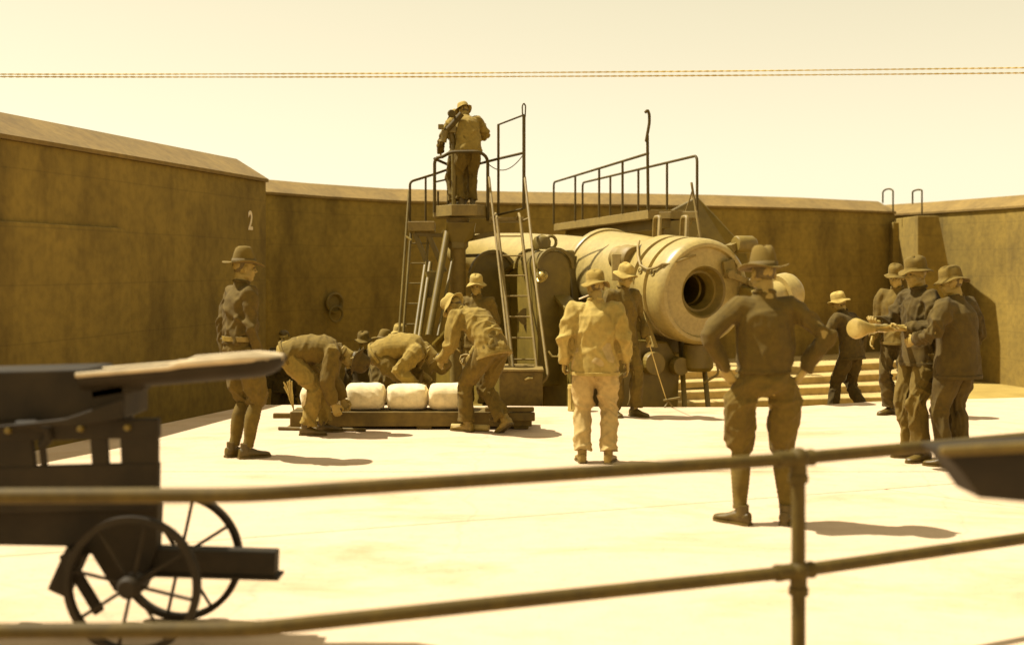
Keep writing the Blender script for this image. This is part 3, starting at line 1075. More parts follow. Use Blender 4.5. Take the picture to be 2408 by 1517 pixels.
#================================================================== FOREGROUND RAILING
drop, dlo = 0.80, 1.275
rl = thing('pipe_railing', 'blurred iron pipe railing with a tee-jointed post crossing the foreground', 'railing', (1.19, 4.84, 0))
pl = [Vector((-3.4, 4.02, EYE - drop)), Vector((-.93, 4.06, EYE - drop)), Vector((1.19, 4.84, EYE - drop)), Vector((3.6, 6.0, EYE - drop))]
ll = [Vector((p.x, p.y, EYE - dlo)) for p in pl]
MB().tube(round_poly(pl, .12), .0275, 16).build('top_rail', 'pipe_iron', rl, smooth=True)
MB().tube(round_poly(ll, .12), .0275, 16).build('lower_rail', 'pipe_iron', rl, smooth=True)
pd = (pl[2] - pl[1]).normalized()
m = MB().tube([Vector((1.21, 4.85, 0.0)), Vector((1.21, 4.85, EYE - drop))], .0295, 16)
m.build('post', 'pipe_iron', rl, smooth=True)
for zc in (EYE - drop, EYE - dlo):
    m = MB()
    p0 = Vector((1.21, 4.85, zc))
    m.tube([p0 - pd * .11, p0 - pd * .085, p0 - pd * .08, p0 + pd * .05, p0 + pd * .055, p0 + pd * .07], [.036, .036, .034, .034, .036, .036], 16)
    m.ellipsoid(p0, (.046, .046, .046), 18, 12)
    m.tube([p0 - Vector((0, 0, .0)), p0 - Vector((0, 0, .07)), p0 - Vector((0, 0, .07)), p0 - Vector((0, 0, .10))], [.036, .036, .042, .042], 16)
    m.build('tee_joint', 'pipe_iron', rl, smooth=True)
m = MB()
m.lathe([(0, 0), (0, .09), (.015, .09), (.02, .045), (.05, .042), (.05, 0)], (1.21, 4.85, .001), (0, 0, 1), 20)
m.build('flange', 'pipe_iron', rl, smooth=True)
for xx, yy in ((-2.9, 4.03), (3.3, 5.86)):
    MB().tube([Vector((xx, yy, 0)), Vector((xx, yy, EYE - drop))], .0295, 12).build('post', 'pipe_iron', rl, smooth=True)

#================================================================== AMMUNITION TRUCK
tk = thing('ammunition_truck', 'black iron shell truck on spoked wheels at the lower left', 'cart', (-1.62, 5.25, 0))
def spoked_wheel(c, R, nsp=8):
    m = MB()
    prof = []
    ax = Vector((0.06, 1, 0)).normalized()
    u, w = Vector((0, 0, 1)), ax.cross(Vector((0, 0, 1))).normalized()
    prof = [(-.022, R - .03), (-.022, R - .003), (-.015, R), (.015, R), (.022, R - .003), (.022, R - .03), (-.022, R - .03)]
    m.lathe(prof, c, ax, 56)
    o = part_of(m.build('wheel', 'truck_black', tk, smooth=True), tk)
    m = MB()
    m.lathe([(-.07, 0), (-.07, .035), (-.05, .05), (.05, .05), (.07, .035), (.07, 0)], c, ax, 20)
    m.build('hub', 'truck_black', o, smooth=True)
    for i in range(nsp):
        an = 2 * math.pi * i / nsp + .22
        d = u * math.cos(an) + w * math.sin(an)
        MB().tube([c + d * .03, c + d * (R - .02)], .0085, 6).build('spoke', 'truck_black', o, smooth=True)
Rw = .304
w_near, w_far = Vector((-1.654, 5.0, Rw)), Vector((-1.589, 5.5, Rw))
for c in (w_near, w_far, w_near + Vector((-1.15, -.05, 0)), w_far + Vector((-1.15, -.05, 0))):
    spoked_wheel(c, Rw)
m = MB()
m.tube([w_near + Vector((0, -.05, 0)), w_far + Vector((0, .05, 0))], .022, 10)
m.tube([w_near + Vector((-1.15, -.1, 0)), w_far + Vector((-1.15, 0, 0))], .022, 10)
m.build('axle', 'truck_black', tk, smooth=True)
TZ = 5.12
def plate(name, pts, Z, th, m_='truck_black', bev=.008):
    m = MB()
    m.prism([at(x, y, Z) for x, y in pts], (0, th, 0))
    return m.build(name, m_, tk, bevel=bev)
# open-framed side: rails and uprights around the gaps
plate('top_rail', [(-420, 1000), (372, 985), (372, 1030), (-420, 1046)], TZ, .05)
plate('bottom_rail', [(-420, 1112), (372, 1088), (370, 1200), (-420, 1215)], TZ, .05)
for x0, x1, x2, x3 in ((-420, -130, -126, -420), (-60, 74, 84, -56), (86, 100, 110, 96), (210, 250, 256, 216), (281, 371, 371, 284)):
    plate('upright', [(x0, 1025), (x1, 1025), (x2, 1118), (x3, 1118)], TZ + .006, .036)
plate('locker', [(-420, 884), (200, 868), (214, 880), (216, 905), (292, 905), (292, 986), (-420, 1001)], TZ + .02, .34)
m = MB()
m.tube([at(x, y, TZ - .01) for x, y in ((40, 1000), (80, 998), (112, 1010), (116, 1030), (96, 1050))], .022, 10)
m.build('grab_handle', 'truck_black', tk, smooth=True)
for x, y in ((20, 1012), (190, 1008), (300, 1005), (340, 1160), (230, 1165), (60, 1172)):
    MB().lathe([(0, 0), (.02, 0.0), (.02, .012), (0, .016)], at(x, y, TZ), (0, -1, 0), 10).build('bolt', 'carriage_grey', tk, smooth=True)
plate('bearer', [(-420, 1195), (370, 1192), (365, 1300), (335, 1392), (268, 1392), (215, 1305), (150, 1285), (-420, 1275)], TZ + .06, .10)
for x in (-200, 60, 280):
    MB().beam(at(x, 1165, 5.14), at(x, 1165, 5.14) + Vector((0, .42, 0)), .05, .12).build('cross_bar', 'truck_black', tk, bevel=.006)
m = MB()
m.beam(at(300, 1010, TZ) + Vector((-2.0, .42, 0)), at(240, 1008, TZ) + Vector((0, .42, 0)), .04, .05)
m.build('far_rail', 'truck_black', tk, bevel=.006)
# coupling beam to the right
m = MB()
a, b = at(330, 1312, 5.25), at(652, 1322, 5.25)
m.beam(a, b, .10, .11)
m.beam(a + Vector((0, 0, -.06)), b + Vector((.02, 0, -.06)), .14, .015)
m.build('coupling_beam', 'truck_black', tk, bevel=.006)
# caster fork at the lower left
m = MB()
m.beam(at(185, 1290, 5.1), at(140, 1390, 5.1), .09, .09)
m.beam(at(150, 1300, 5.1), at(235, 1440, 5.1), .045, .045)
m.build('caster_fork', 'truck_black', tk, bevel=.01)
m = MB()
m.prism([at(-30, 1005, 5.05), at(150, 985, 5.05), at(285, 940, 5.05), at(288, 985, 5.05), at(190, 1000, 5.05)], (0, .03, 0))
m.build('side_flap', 'truck_black', tk, bevel=.006)

# shell tray: long open trough with a spoon-shaped end
ty = thing('shell_tray', 'long steel shell tray with rounded end across the truck, rim coloured sunlit and trough shaded', 'tray', tuple(at(330, 880, 5.2)))
def trough(x0, x1, y0, y1, Z, R, th=.012, spoon=True):
    a, b = at(x0, y0, Z), at(x1, y1, Z)
    d = (b - a).normalized()
    s = Vector((-d.y, d.x, 0)).normalized()
    u = d.cross(s)
    u = -u if u.z < 0 else u
    n, L = 22, 16
    def ring(p, k, kk):
        kk = kk * .62
        o = []
        for j in range(n + 1):
            an = math.pi + math.pi * j / n
            o.append(p + (s * math.cos(an) * k + u * math.sin(an) * kk))
        for j in range(n, -1, -1):
            an = math.pi + math.pi * j / n
            o.append(p + (s * math.cos(an) * max(k - th, .001) + u * math.sin(an) * max(kk - th, .001)))
        return o
    rings = [ring(a, R, R)]
    rings.append(ring(a.lerp(b, .3), R, R))
    if spoon:
        Ls = (b - a).length
        for i in range(9):
            t = i / 8
            f = math.sqrt(max(0.0, 1 - t * t))
            rings.append(ring(b - d * R * 1.1 * (1 - t), R * max(f, .06), R * max(f, .06)))
    else:
        rings.append(ring(b, R, R))
    m = MB()
    m.loft(rings)
    return m
trough(205, 674, 876, 838, 5.2, .135).build('trough', 'truck_black', ty, smooth=True)  # dark colour stands for the trough's shaded near side
m = MB()
a, b = at(205, 876, 5.2), at(590, 845, 5.2)
for sgn in (-1, 1):
    m.tube([a + Vector((0, .135 * sgn, .0)), a.lerp(b, .55) + Vector((0, .135 * sgn, .0)), a.lerp(b, .62) + Vector((0, .135 * sgn, .012)), b + Vector((.0, .135 * sgn, .012)), b + Vector((.09, .10 * sgn, .010)), b + Vector((.145, .03 * sgn, .008))], [.012, .012, .018, .018, .016, .014], 8)
m.build('rim', 'sunlit_rim_steel', ty, smooth=True)
m = MB()
m.beam(at(225, 925, 5.2), at(345, 905, 5.2), .12, .04)
m.build('stiffener', 'truck_black', ty, bevel=.006)
# end of a second chute at the right edge
ck = thing('loading_chute', 'dark wedge-shaped chute end jutting in at the right edge', 'chute', tuple(at(2330, 1110, 3.5)))
m = MB()
m.prism([at(2214, 1062, 3.5), at(2500, 1046, 3.5), at(2500, 1190, 3.5), at(2306, 1172, 3.5), at(2262, 1110, 3.5)], (0, .2, 0))
m.build('side_plate', 'truck_black', ck, bevel=.008)
for zz_ in (3.48, 3.72):
    MB().beam(at(2210, 1062, zz_), at(2500, 1046, zz_), .03, .03).build('rim', 'wood_dark', ck, bevel=.01)
m = MB()
m.beam(Vector((at(2460, 1100, 3.6).x, 3.6, .002)), at(2460, 1150, 3.6), .08, .08)
m.build('leg', 'truck_black', ck, bevel=.008)

# twin twisted cables strung across the sky
def cable(y0, y1, label):
    a, b = at(60, y0, 10.0), at(2300, y1, 10.0)
    d = (b - a)
    a2, b2 = a - d * .9, b + d * .9
    L = (b2 - a2).length
    n = int(L / .022)
    dn = (b2 - a2).normalized()
    u = Vector((0, 0, 1))
    w = dn.cross(u).normalized()
    root = thing('twisted_cable', label, 'cable', tuple(a2), 0, 'cables strung across the sky')
    for ph in (0, math.pi):
        pts = []
        for i in range(n + 1):
            t = i / n
            an = 2 * math.pi * L * t / .125 + ph
            p = a2.lerp(b2, t)
            p.z -= .10 * 4 * t * (1 - t)
            pts.append(p + (u * math.sin(an) + w * math.cos(an)) * .0042)
        MB().tube(pts, .0036, 4).build('strand', 'rope', root, smooth=True)
cable(152, 138, 'upper of two thin twisted cables crossing the whole sky')
cable(158, 150, 'lower of two thin twisted cables crossing the whole sky')

#================================================================== PEOPLE
def mesh_arrays(me):
    nv, nf = len(me.vertices), len(me.polygons)
    V = np.empty(nv * 3, np.float32)
    me.vertices.foreach_get('co', V)
    tot = np.empty(nf, np.int32)
    me.polygons.foreach_get('loop_total', tot)
    L = np.empty(len(me.loops), np.int32)
    me.loops.foreach_get('vertex_index', L)
    if nf and (tot == 4).all():
        Q = L.reshape(-1, 4)
    else:
        Q = []
        i = 0
        for t in tot:
            f = list(L[i:i + t])
            i += t
            if t == 4:
                Q.append(f)
            elif t == 3:
                Q.append([f[0], f[1], f[2], f[2]])
        Q = np.array(Q, np.int32)
    return V.reshape(-1, 3).astype(np.float64), Q

def remesh(mb, vox, smooth=3, fac=.5):
    """one continuous skin around everything in mb"""
    me = bpy.data.meshes.new('tmp')
    me.from_pydata(mb.v, [], mb.f)
    o = bpy.data.objects.new('tmp', me)
    COL.objects.link(o)
    r = o.modifiers.new('r', 'REMESH')
    r.mode = 'VOXEL'
    r.voxel_size = vox
    if smooth:
        s = o.modifiers.new('s', 'SMOOTH')
        s.factor = fac
        s.iterations = smooth
    dg = bpy.context.evaluated_depsgraph_get()
    ev = o.evaluated_get(dg)
    m2 = bpy.data.meshes.new_from_object(ev)
    V, Q = mesh_arrays(m2)
    nrm = np.empty(len(m2.vertices) * 3, np.float32)
    m2.vertices.foreach_get('normal', nrm)
    bpy.data.objects.remove(o)
    bpy.data.meshes.remove(me)
    bpy.data.meshes.remove(m2)
    return V, Q, nrm.reshape(-1, 3).astype(np.float64)

def mesh_from(name, V, Q, mats, midx=None, parent=None):
    me = bpy.data.meshes.new(name)
    me.vertices.add(len(V))
    me.vertices.foreach_set('co', np.asarray(V, np.float32).ravel())
    me.loops.add(len(Q) * 4)
    me.polygons.add(len(Q))
    me.loops.foreach_set('vertex_index', np.asarray(Q, np.int32).ravel())
    me.polygons.foreach_set('loop_start', np.arange(0, len(Q) * 4, 4, dtype=np.int32))
    me.polygons.foreach_set('loop_total', np.full(len(Q), 4, np.int32))
    me.polygons.foreach_set('use_smooth', np.ones(len(Q), bool))
    for mm in mats:
        me.materials.append(MATS[mm])
    if midx is not None:
        me.polygons.foreach_set('material_index', np.asarray(midx, np.int32))
    me.update(calc_edges=True)
    me.validate()
    o = bpy.data.objects.new(name, me)
    COL.objects.link(o)
    if parent:
        o.parent = parent
    return o

def folds(V, N, seed, amp, joints=(), base=.45, f0=16.0):
    """cloth creases: narrow warped ridges running mostly down the garment, stronger around the joints"""
    rs = np.random.RandomState(seed)
    d = np.zeros(len(V))
    for i in range(9):
        k = rs.normal(size=3)
        k[2] *= .45
        k /= np.linalg.norm(k)
        e = rs.normal(size=3)
        e /= np.linalg.norm(e)
        f = f0 * rs.uniform(.45, 1.25)
        w = V @ k * f + rs.uniform(0, 6.28) + 1.2 * np.sin(V @ e * f * .45 + rs.uniform(0, 6.28)) + .7 * np.sin(V[:, 2] * f * .5 + rs.uniform(0, 6.28))
        mask = np.clip(np.sin(V @ (rs.normal(size=3) * 6) + rs.uniform(0, 6.28)) * 1.4, 0, 1)
        d += mask * (np.exp(-(np.sin(w) / .42) ** 2) - .42)
    wgt = np.full(len(V), base)
    for j, rad_, s in joints:
        wgt += s * np.exp(-((V - np.array(j)) ** 2).sum(1) / (2 * rad_ * rad_))
    return V + N * (amp * .55 * d * wgt)[:, None]

# ---- head (made once)
def make_head():
    m = MB()
    m.ellipsoid((0, -.012, .030), (.074, .094, .086), 24, 18)
    m.ellipsoid((0, .022, -.030), (.060, .066, .086), 20, 14)
    m.ellipsoid((0, .050, -.088), (.032, .034, .028))
    m.ellipsoid((.036, .048, -.030), (.028, .030, .032))
    m.ellipsoid((-.036, .048, -.030), (.028, .030, .032))
    m.ellipsoid((.040, .010, -.066), (.024, .045, .026))
    m.ellipsoid((-.040, .010, -.066), (.024, .045, .026))
    m.ellipsoid((0, .073, .026), (.052, .018, .013))
    m.tube([(0, .080, .016), (0, .094, -.008), (0, .104, -.026), (0, .088, -.036)], [.009, .011, .015, .010], 10)
    m.ellipsoid((.012, .090, -.031), (.010, .010, .008))
    m.ellipsoid((-.012, .090, -.031), (.010, .010, .008))
    m.ellipsoid((0, .080, -.054), (.024, .013, .007))
    m.ellipsoid((0, .078, -.066), (.020, .013, .008))
    for s in (-1, 1):
        m.ellipsoid((s * .077, -.012, -.006), (.010, .020, .032), 12, 10, Matrix.Rotation(s * .3, 3, 'Z'))
    m.tube([(0, -.022, -.05), (0, -.030, -.11), (0, -.036, -.17)], [.056, .054, .058], 16)
    return remesh(m, .006, 2)
HEAD = make_head()
def make_hand(curl):
    m = MB()
    pal = []
    for y, a, b in ((-.02, .026, .022), (.0, .030, .021), (.04, .040, .017), (.08, .043, .015), (.095, .038, .012)):
        pal.append([Vector((a * math.cos(t), y, b * math.sin(t))) for t in [2 * math.pi * i / 14 for i in range(14)]])
    m.loft(pal)
    for x, l, r in ((-.031, .078, .0092), (-.0105, .088, .0098), (.0105, .082, .0095), (.030, .064, .0082)):
        p = Vector((x, .085, 0))
        pts, rad = [p - Vector((0, .02, 0))], [r]
        an = 0.15 + curl * .4
        for k, f in enumerate((.45, .32, .25)):
            p = p + Vector((x * .15, math.cos(an), -math.sin(an))) * l * f
            pts.append(p)
            rad.append(r * (1 - .1 * k))
            an += .25 + curl * 1.1
        m.tube(pts, rad, 8)
    p = Vector((-.030, .015, -.004))
    pts = [p, p + Vector((-.024, .028, -.010)), p + Vector((-.030, .058, -.018 - .012 * curl)), p + Vector((-.024 + .02 * curl, .082, -.024 - .02 * curl))]
    m.tube(pts, [.014, .012, .0105, .008], 8)
    return remesh(m, .0045, 1)
HANDS = {'open': make_hand(.25), 'fist': make_hand(1.0)}

def ell(c, Rm, a, b, n=20, e=1.0):
    out = []
    for j in range(n):
        t = 2 * math.pi * j / n
        ct, st = math.cos(t), math.sin(t)
        q = Vector((a * math.copysign(abs(ct) ** e, ct), b * math.copysign(abs(st) ** e, st), 0))
        out.append(c + Rm @ q)
    return out

def ik(a, b, l1, l2, pole):
    a, b = Vector(a), Vector(b)
    d = b - a
    L = d.length
    if L > (l1 + l2) * .995:
        d = d * ((l1 + l2) * .995 / L)
        b = a + d
        L = d.length
    dn = d.normalized()
    x = (l1 * l1 - l2 * l2 + L * L) / (2 * L)
    h = math.sqrt(max(0.0, l1 * l1 - x * x))
    p = Vector(pole)
    p = p - dn * p.dot(dn)
    p = p.normalized() if p.length > 1e-5 else dn.orthogonal()
    return a + dn * x + p * h, b

def limb(m, pts, rad, n=14):
    """rounded tapering limb through the joints"""
    P, Rr = [], []
    for i in range(len(pts) - 1):
        for t in (0, .25, .5, .75):
            P.append(Vector(pts[i]).lerp(Vector(pts[i + 1]), t))
            Rr.append(rad[i] * (1 - t) + rad[i + 1] * t)
    P.append(Vector(pts[-1]))
    Rr.append(rad[-1])
    m.tube(P, Rr, n)
    return m

RX = lambda a: Matrix.Rotation(a, 3, 'X')
RY = lambda a: Matrix.Rotation(a, 3, 'Y')
RZ = lambda a: Matrix.Rotation(a, 3, 'Z')
rad = math.radians

def fatigue_hat(seed, flop=1.0, up_front=0.0):
    rs = random.Random(seed)
    prof = [(0, .128), (.035, .127), (.066, .118), (.084, .10), (.0905, .075), (.0925, .045), (.094, .036), (.0935, .030), (.096, .010), (.114, -.002), (.132, -.012), (.145, -.022),
            (.144, -.028), (.130, -.019), (.112, -.009), (.093, .004), (.088, .03), (.085, .07), (.06, .108), (0, .118)]
    n = 56
    p1, p2, p3 = rs.uniform(0, 6), rs.uniform(0, 6), rs.uniform(0, 6)
    vs, fs = [], []
    for i, (r, z) in enumerate(prof):
        for j in range(n):
            a = 2 * math.pi * j / n
            k = max(0.0, (r - .093) / .065)
            wav = flop * k * (.020 * math.sin(2 * a + p1) + .010 * math.sin(3 * a + p2) + .006 * math.sin(5 * a + p3)) + up_front * k * max(0, math.sin(a))
            top = max(0.0, (z - .05) / .08)
            den = -.010 * top * (1 + math.sin(2 * a + p3)) + .006 * top * math.sin(4 * a + p2)
            rr = r * (1 + .02 * math.sin(3 * a + p2) * top)
            vs.append((rr * .93 * math.cos(a), rr * 1.10 * math.sin(a), z + wav + den))
    for i in range(len(prof) - 1):
        for j in range(n):
            k = (j + 1) % n
            fs.append((i * n + j, i * n + k, (i + 1) * n + k, (i + 1) * n + j))
    return vs, fs

def campaign_hat(seed):
    rs = random.Random(seed)
    prof = [(0, .150), (.03, .152), (.055, .146), (.072, .128), (.083, .09), (.090, .05), (.0945, .02), (.098, .004), (.125, .002), (.16, .001), (.172, .004), (.172, -.002), (.16, -.005), (.10, -.004), (.092, .01), (.086, .06), (.06, .12), (0, .14)]
    n = 64
    vs, fs = [], []
    ph = rs.uniform(0, 6)
    for i, (r, z) in enumerate(prof):
        for j in range(n):
            a = 2 * math.pi * j / n
            k = max(0.0, (r - .098) / .084)
            wav = k * (.014 * math.cos(2 * a) + .008 * math.sin(3 * a + ph) - .010 * math.sin(a))
            t = max(0.0, min(1.0, (z - .03) / .11))
            pin = 1 - .20 * t * max(0, math.sin(a)) * abs(math.sin(a + .0)) ** .5 * (abs(math.cos(a)) > .15) * .6
            pin -= .12 * t * math.exp(-((math.cos(a)) ** 2) * 3) * (1 if math.sin(a) > 0 else .2)
            crease = -.035 * t * math.exp(-(r * math.cos(a) / .022) ** 2) * (.4 + .6 * max(0, math.sin(a)) + .15)
            vs.append((r * pin * .94 * math.cos(a), r * pin * 1.08 * math.sin(a), z + wav + crease))
    for i in range(len(prof) - 1):
        for j in range(n):
            k = (j + 1) % n
            fs.append((i * n + j, i * n + k, (i + 1) * n + k, (i + 1) * n + j))
    return vs, fs

SEED = [100]
def person(label, loc, yaw, H=1.72, spine=(0, 0, 0), twist=0.0, roll=0.0, head=(0, 0, 0), hip=(0, 0, 0),
           arms=None, feet=None, top='denim_mid', legs='denim_mid', style='fatigue', hat='fatigue', hatmat=None,
           vox=.012, build=1.0, poles=None, fist=('open', 'open'), skirt=.10, lpoles=None, hat_tilt=0.0, shoe='leather',
           amp=.025, glasses=False, belt=False, hair=True, palms=None):
    """a clothed figure; local x right, y forward, z up, standing on its feet at the origin.
    arms: per side (right, left) wrist offsets from the shoulder (outward, forward, up); feet: per side (outward, forward, lift, yaw, pitch)"""
    SEED[0] += 17
    if style == 'officer':
        amp = .020
    seed = SEED[0]
    k = H / 1.75
    root = thing('person', label, 'person', loc, yaw)
    def pv(o):
        o.parent = root
        return o
    hx, hy, hd = hip
    Rp = RX(-spine[0])
    p0 = Vector((hx, hy, .955 * k - hd))
    w = p0 + Rp @ Vector((0, 0, .12 * k))
    Rw = RX(-spine[1]) @ RZ(twist * .5) @ RY(roll * .5)
    c = w + Rw @ Vector((0, 0, .20 * k))
    Rc = RX(-spine[2]) @ RZ(twist) @ RY(roll)
    n = c + Rc @ Vector((0, -.005, .215 * k))
    B = build
    sh = [c + Rc @ Vector((s * .178 * k * B, -.005, .150 * k)) for s in (1, -1)]
    hips = [p0 + Rp @ Vector((s * .092 * k, 0, -.035 * k)) for s in (1, -1)]
    Rh = RZ(head[1]) @ RX(-head[0]) @ RY(head[2])
    nb = n + Rc @ Vector((0, .0, .0))
    upv = (Rc @ Vector((0, .1, .55)) + Rh @ Vector((0, .02, .45)))
    hc = nb + upv.normalized() * .150 * k
    arms = arms or ((.07, .05, -.52), (.07, .05, -.52))
    poles = poles or ((.35, -1, -.1), (.35, -1, -.1))
    feet = feet or ((.11, .0, 0, .15, 0), (.11, .0, 0, .15, 0))
    lpoles = lpoles or ((.12, 1, 0), (.12, 1, 0))
    elbows, wrists, knees, ankles = [], [], [], []
    for i, s in enumerate((1, -1)):
        a = arms[i]
        tgt = Vector((s * a[0], a[1], a[2])) * k + sh[i] if len(a) == 3 else Vector(a[:3]) * k
        pl = poles[i]
        e, wr = ik(sh[i], tgt, .285 * k, .262 * k, (s * pl[0], pl[1], pl[2]))
        elbows.append(e)
        wrists.append(wr)
        f = feet[i]
        an = Vector((s * f[0] * k, f[1] * k, .085 * k + f[2]))
        kn, an = ik(hips[i], an, .435 * k, .425 * k, (s * lpoles[i][0], lpoles[i][1], lpoles[i][2]))
        knees.append(kn)
        ankles.append(an)
    # ---- body: one skin with head and hands
    m = MB()
    rings = []
    for (q, Rm, z, a, b) in ((p0, Rp, -.10, .12, .09), (p0, Rp, -.02, .155, .105), (w, Rw, 0, .135, .092), (w, Rw, .10, .145, .097), (c, Rc, .04, .155, .10), (c, Rc, .12, .145, .085), (c, Rc, .17, .085, .065), (n, Rc, .0, .052, .054)):
        rings.append(ell(q + Rm @ Vector((0, 0, z * k)), Rm, a * k * B, b * k * B))
    m.loft(rings)
    for i, s in enumerate((1, -1)):
        sin = c + Rc @ Vector((s * .08 * k, -.005, .135 * k))
        limb(m, [sin, sh[i], elbows[i], wrists[i]], [.055 * k, .052 * k, .039 * k, .027 * k])
        d = (wrists[i] - elbows[i]).normalized()
        limb(m, [wrists[i] - d * .02, wrists[i] + d * .02], [.027 * k, .027 * k])
        kup = hips[i] + Vector((0, 0, .03))
        limb(m, [kup, hips[i].lerp(knees[i], .3), knees[i], knees[i].lerp(ankles[i], .35), ankles[i]], [.075 * k, .07 * k, .047 * k, .048 * k, .036 * k])
        m.ellipsoid(ankles[i] - Vector((0, 0, .03)), (.035, .05, .035))
    V, Q, N = remesh(m, .019, 2)
    allV, allQ, allM = [V], [Q], [np.zeros(len(Q), int)]
    off = len(V)
    hk = k * 1.0
    M3 = np.array(Rh)
    Vh = (HEAD[0] * hk) @ M3.T + np.array(hc)
    allV.append(Vh)
    allQ.append(HEAD[1] + off)
    allM.append(np.zeros(len(HEAD[1]), int))
    off += len(Vh)
    for i, s in enumerate((1, -1)):
        hv, hq, _ = HANDS[fist[i]]
        d = (wrists[i] - elbows[i]).normalized()
        pn = Vector((-s, 0, 0)) if not palms else Vector(palms[i])
        zax = -(pn - d * pn.dot(d))
        zax = zax.normalized() if zax.length > 1e-4 else d.orthogonal().normalized()
        xax = d.cross(zax)
        Mh = np.array(Matrix((xax, d, zax)).transposed())
        hv2 = hv.copy()
        if s < 0:
            hv2[:, 0] *= -1
        hv2 = (hv2 * k * 1.05) @ Mh.T + np.array(wrists[i])
        allV.append(hv2)
        allQ.append((hq[:, ::-1] if s < 0 else hq) + off)
        allM.append(np.zeros(len(hq), int))
        off += len(hv2)
    em = MB()
    for s in (-1, 1):
        em.ellipsoid((s * .029, .0755, .004), (.013, .008, .006), 10, 8)
    ev = np.array(em.v) * hk @ M3.T + np.array(hc)
    eq = np.array([list(f) + ([f[-1]] if len(f) == 3 else []) for f in em.f], int)
    allV.append(ev)
    allQ.append(eq + off)
    allM.append(np.ones(len(eq), int))
    pv(mesh_from('body', np.vstack(allV), np.vstack(allQ), ['skin', 'eye_dark'], np.concatenate(allM)))
    # ---- hair
    if hair:
        hm = MB()
        hm.ellipsoid((0, -.020, .034), (.0765, .0875, .0865), 24, 18)
        if hat is None:
            hm.ellipsoid((0, .015, .075), (.066, .072, .052), 20, 14)
        hm.ellipsoid((0, -.050, -.012), (.056, .046, .036), 16, 12)
        Vv, Qq, Nn = remesh(hm, .008, 1)
        Vv = folds(Vv, Nn, seed + 5, .006, (), 1.0, 60)
        pv(mesh_from('hair', Vv * hk @ M3.T + np.array(hc), Qq, ['hair']))
    # ---- hat
    if hat:
        vs_, fs_ = fatigue_hat(seed, 1.0, up_front=.012) if hat == 'fatigue' else campaign_hat(seed)
        Th = np.array(RX(hat_tilt))
        hv = np.array(vs_) @ Th.T + np.array((0, -.008, .040 if hat == 'fatigue' else .044))
        hv = hv * hk @ M3.T + np.array(hc)
        ho = pv(mesh_from('hat', hv, np.array(fs_), [hatmat or ('felt' if hat != 'fatigue' else top)]))
        if hat != 'fatigue':
            bmh = MB()
            for z0, z1, r_ in ((.012, .038, .099),):
                bmh.lathe([(z0, r_), (z1, r_ - .004), (z1, .08), (z0, .08)], (0, 0, 0), (0, 0, 1), 40)
            bv = np.array(bmh.v) * np.array((.955, 1.095, 1)) @ Th.T + np.array((0, -.008, .044))
            bq = np.array([list(f) for f in bmh.f if len(f) == 4], int)
            bo = mesh_from('hat_band', bv * hk @ M3.T + np.array(hc), bq, ['hat_band'])
            bo.parent = ho
    # ---- trousers
    m = MB()
    rings = []
    breech = style == 'officer'
    wa = 1.0 if breech else 1.04
    for (q, Rm, z, a, b, yo) in ((p0, Rp, -.115, .135, .10, 0), (p0, Rp, -.07, .175, .135, -.01), (p0, Rp, .0, .182, .138, -.008), (w, Rw, -.03, .165, .122, 0), (w, Rw, .05, .158, .116, 0)):
        rings.append(ell(q + Rm @ Vector((0, yo * k, z * k)), Rm, a * k * B * wa, b * k * B * wa))
    m.loft(rings)
    jt = []
    for i, s in enumerate((1, -1)):
        h, kn, an = hips[i], knees[i], ankles[i]
        out = Vector((s * .02, -.008, 0)) * k
        if breech:
            fl = Vector((s * .024, 0, 0)) * k
            limb(m, [h + Vector((0, 0, .02)), h.lerp(kn, .30) + out + fl, h.lerp(kn, .62) + fl, h.lerp(kn, .86) + fl * .6, kn.lerp(an, .06), kn.lerp(an, .16)],
                 [.110 * k * B, .112 * k * B, .114 * k * B, .104 * k, .080 * k, .060 * k])
        else:
            limb(m, [h + Vector((0, 0, .02)), h.lerp(kn, .45) + out * .4, kn, kn.lerp(an, .5), kn.lerp(an, .93)],
                 [.114 * k * B, .104 * k * B, .092 * k, .088 * k, .090 * k])
            e_ = kn.lerp(an, .86)
            limb(m, [e_, kn.lerp(an, .95)], [.094 * k, .096 * k])
        jt += [(kn, .10 * k, 1.2), (kn.lerp(an, .9), .09 * k, .9), (h + Vector((0, 0, -.07)), .09 * k, .9)]
    V, Q, N = remesh(m, vox, 2)
    V = folds(V, N, seed + 1, amp, jt, .42, 26)
    tro = pv(mesh_from('trousers', V, Q, [legs]))
    # ---- leggings
    if breech:
        for i in range(2):
            m = MB()
            kn, an = knees[i], ankles[i]
            P, Rr = [], []
            for j in range(25):
                t = .10 + .86 * j / 24
                P.append(kn.lerp(an, t) + Vector((0, -.016 * math.sin(math.pi * min(1, t * 1.3)), 0)) * k)
                Rr.append((np.interp(t, [.1, .35, .6, .85, .96], [.056, .064, .056, .045, .047]) + .0022 * (j % 2)) * k)
            m.tube(P, Rr, 18)
            o = m.build('legging', 'denim_mid', None, smooth=True, auto=75)
            o.parent = root
    # ---- jacket or shirt
    m = MB()
    sk = skirt
    rings = []
    for (q, Rm, z, a, b) in ((p0, Rp, -sk, .204, .166), (p0, Rp, -sk * .4, .203, .162), (p0, Rp, .03, .196, .152), (w, Rw, .0, .190, .142), (w, Rw, .10, .192, .144), (c, Rc, .02, .196, .146), (c, Rc, .09, .196, .138), (c, Rc, .15, .170, .105), (c, Rc, .185, .118, .085), (n, Rc, .0, .078, .074), (n, Rc, .035, .070, .068)):
        bl = 1.0
        if breech:
            if q is p0:
                z = z * .4 + .06
                bl = .93
            elif q is w and z < .05:
                z, bl = -.005, 1.03
        rings.append(ell(q + Rm @ Vector((0, 0, z * k)), Rm, a * k * B * bl, b * k * B * bl, 24))
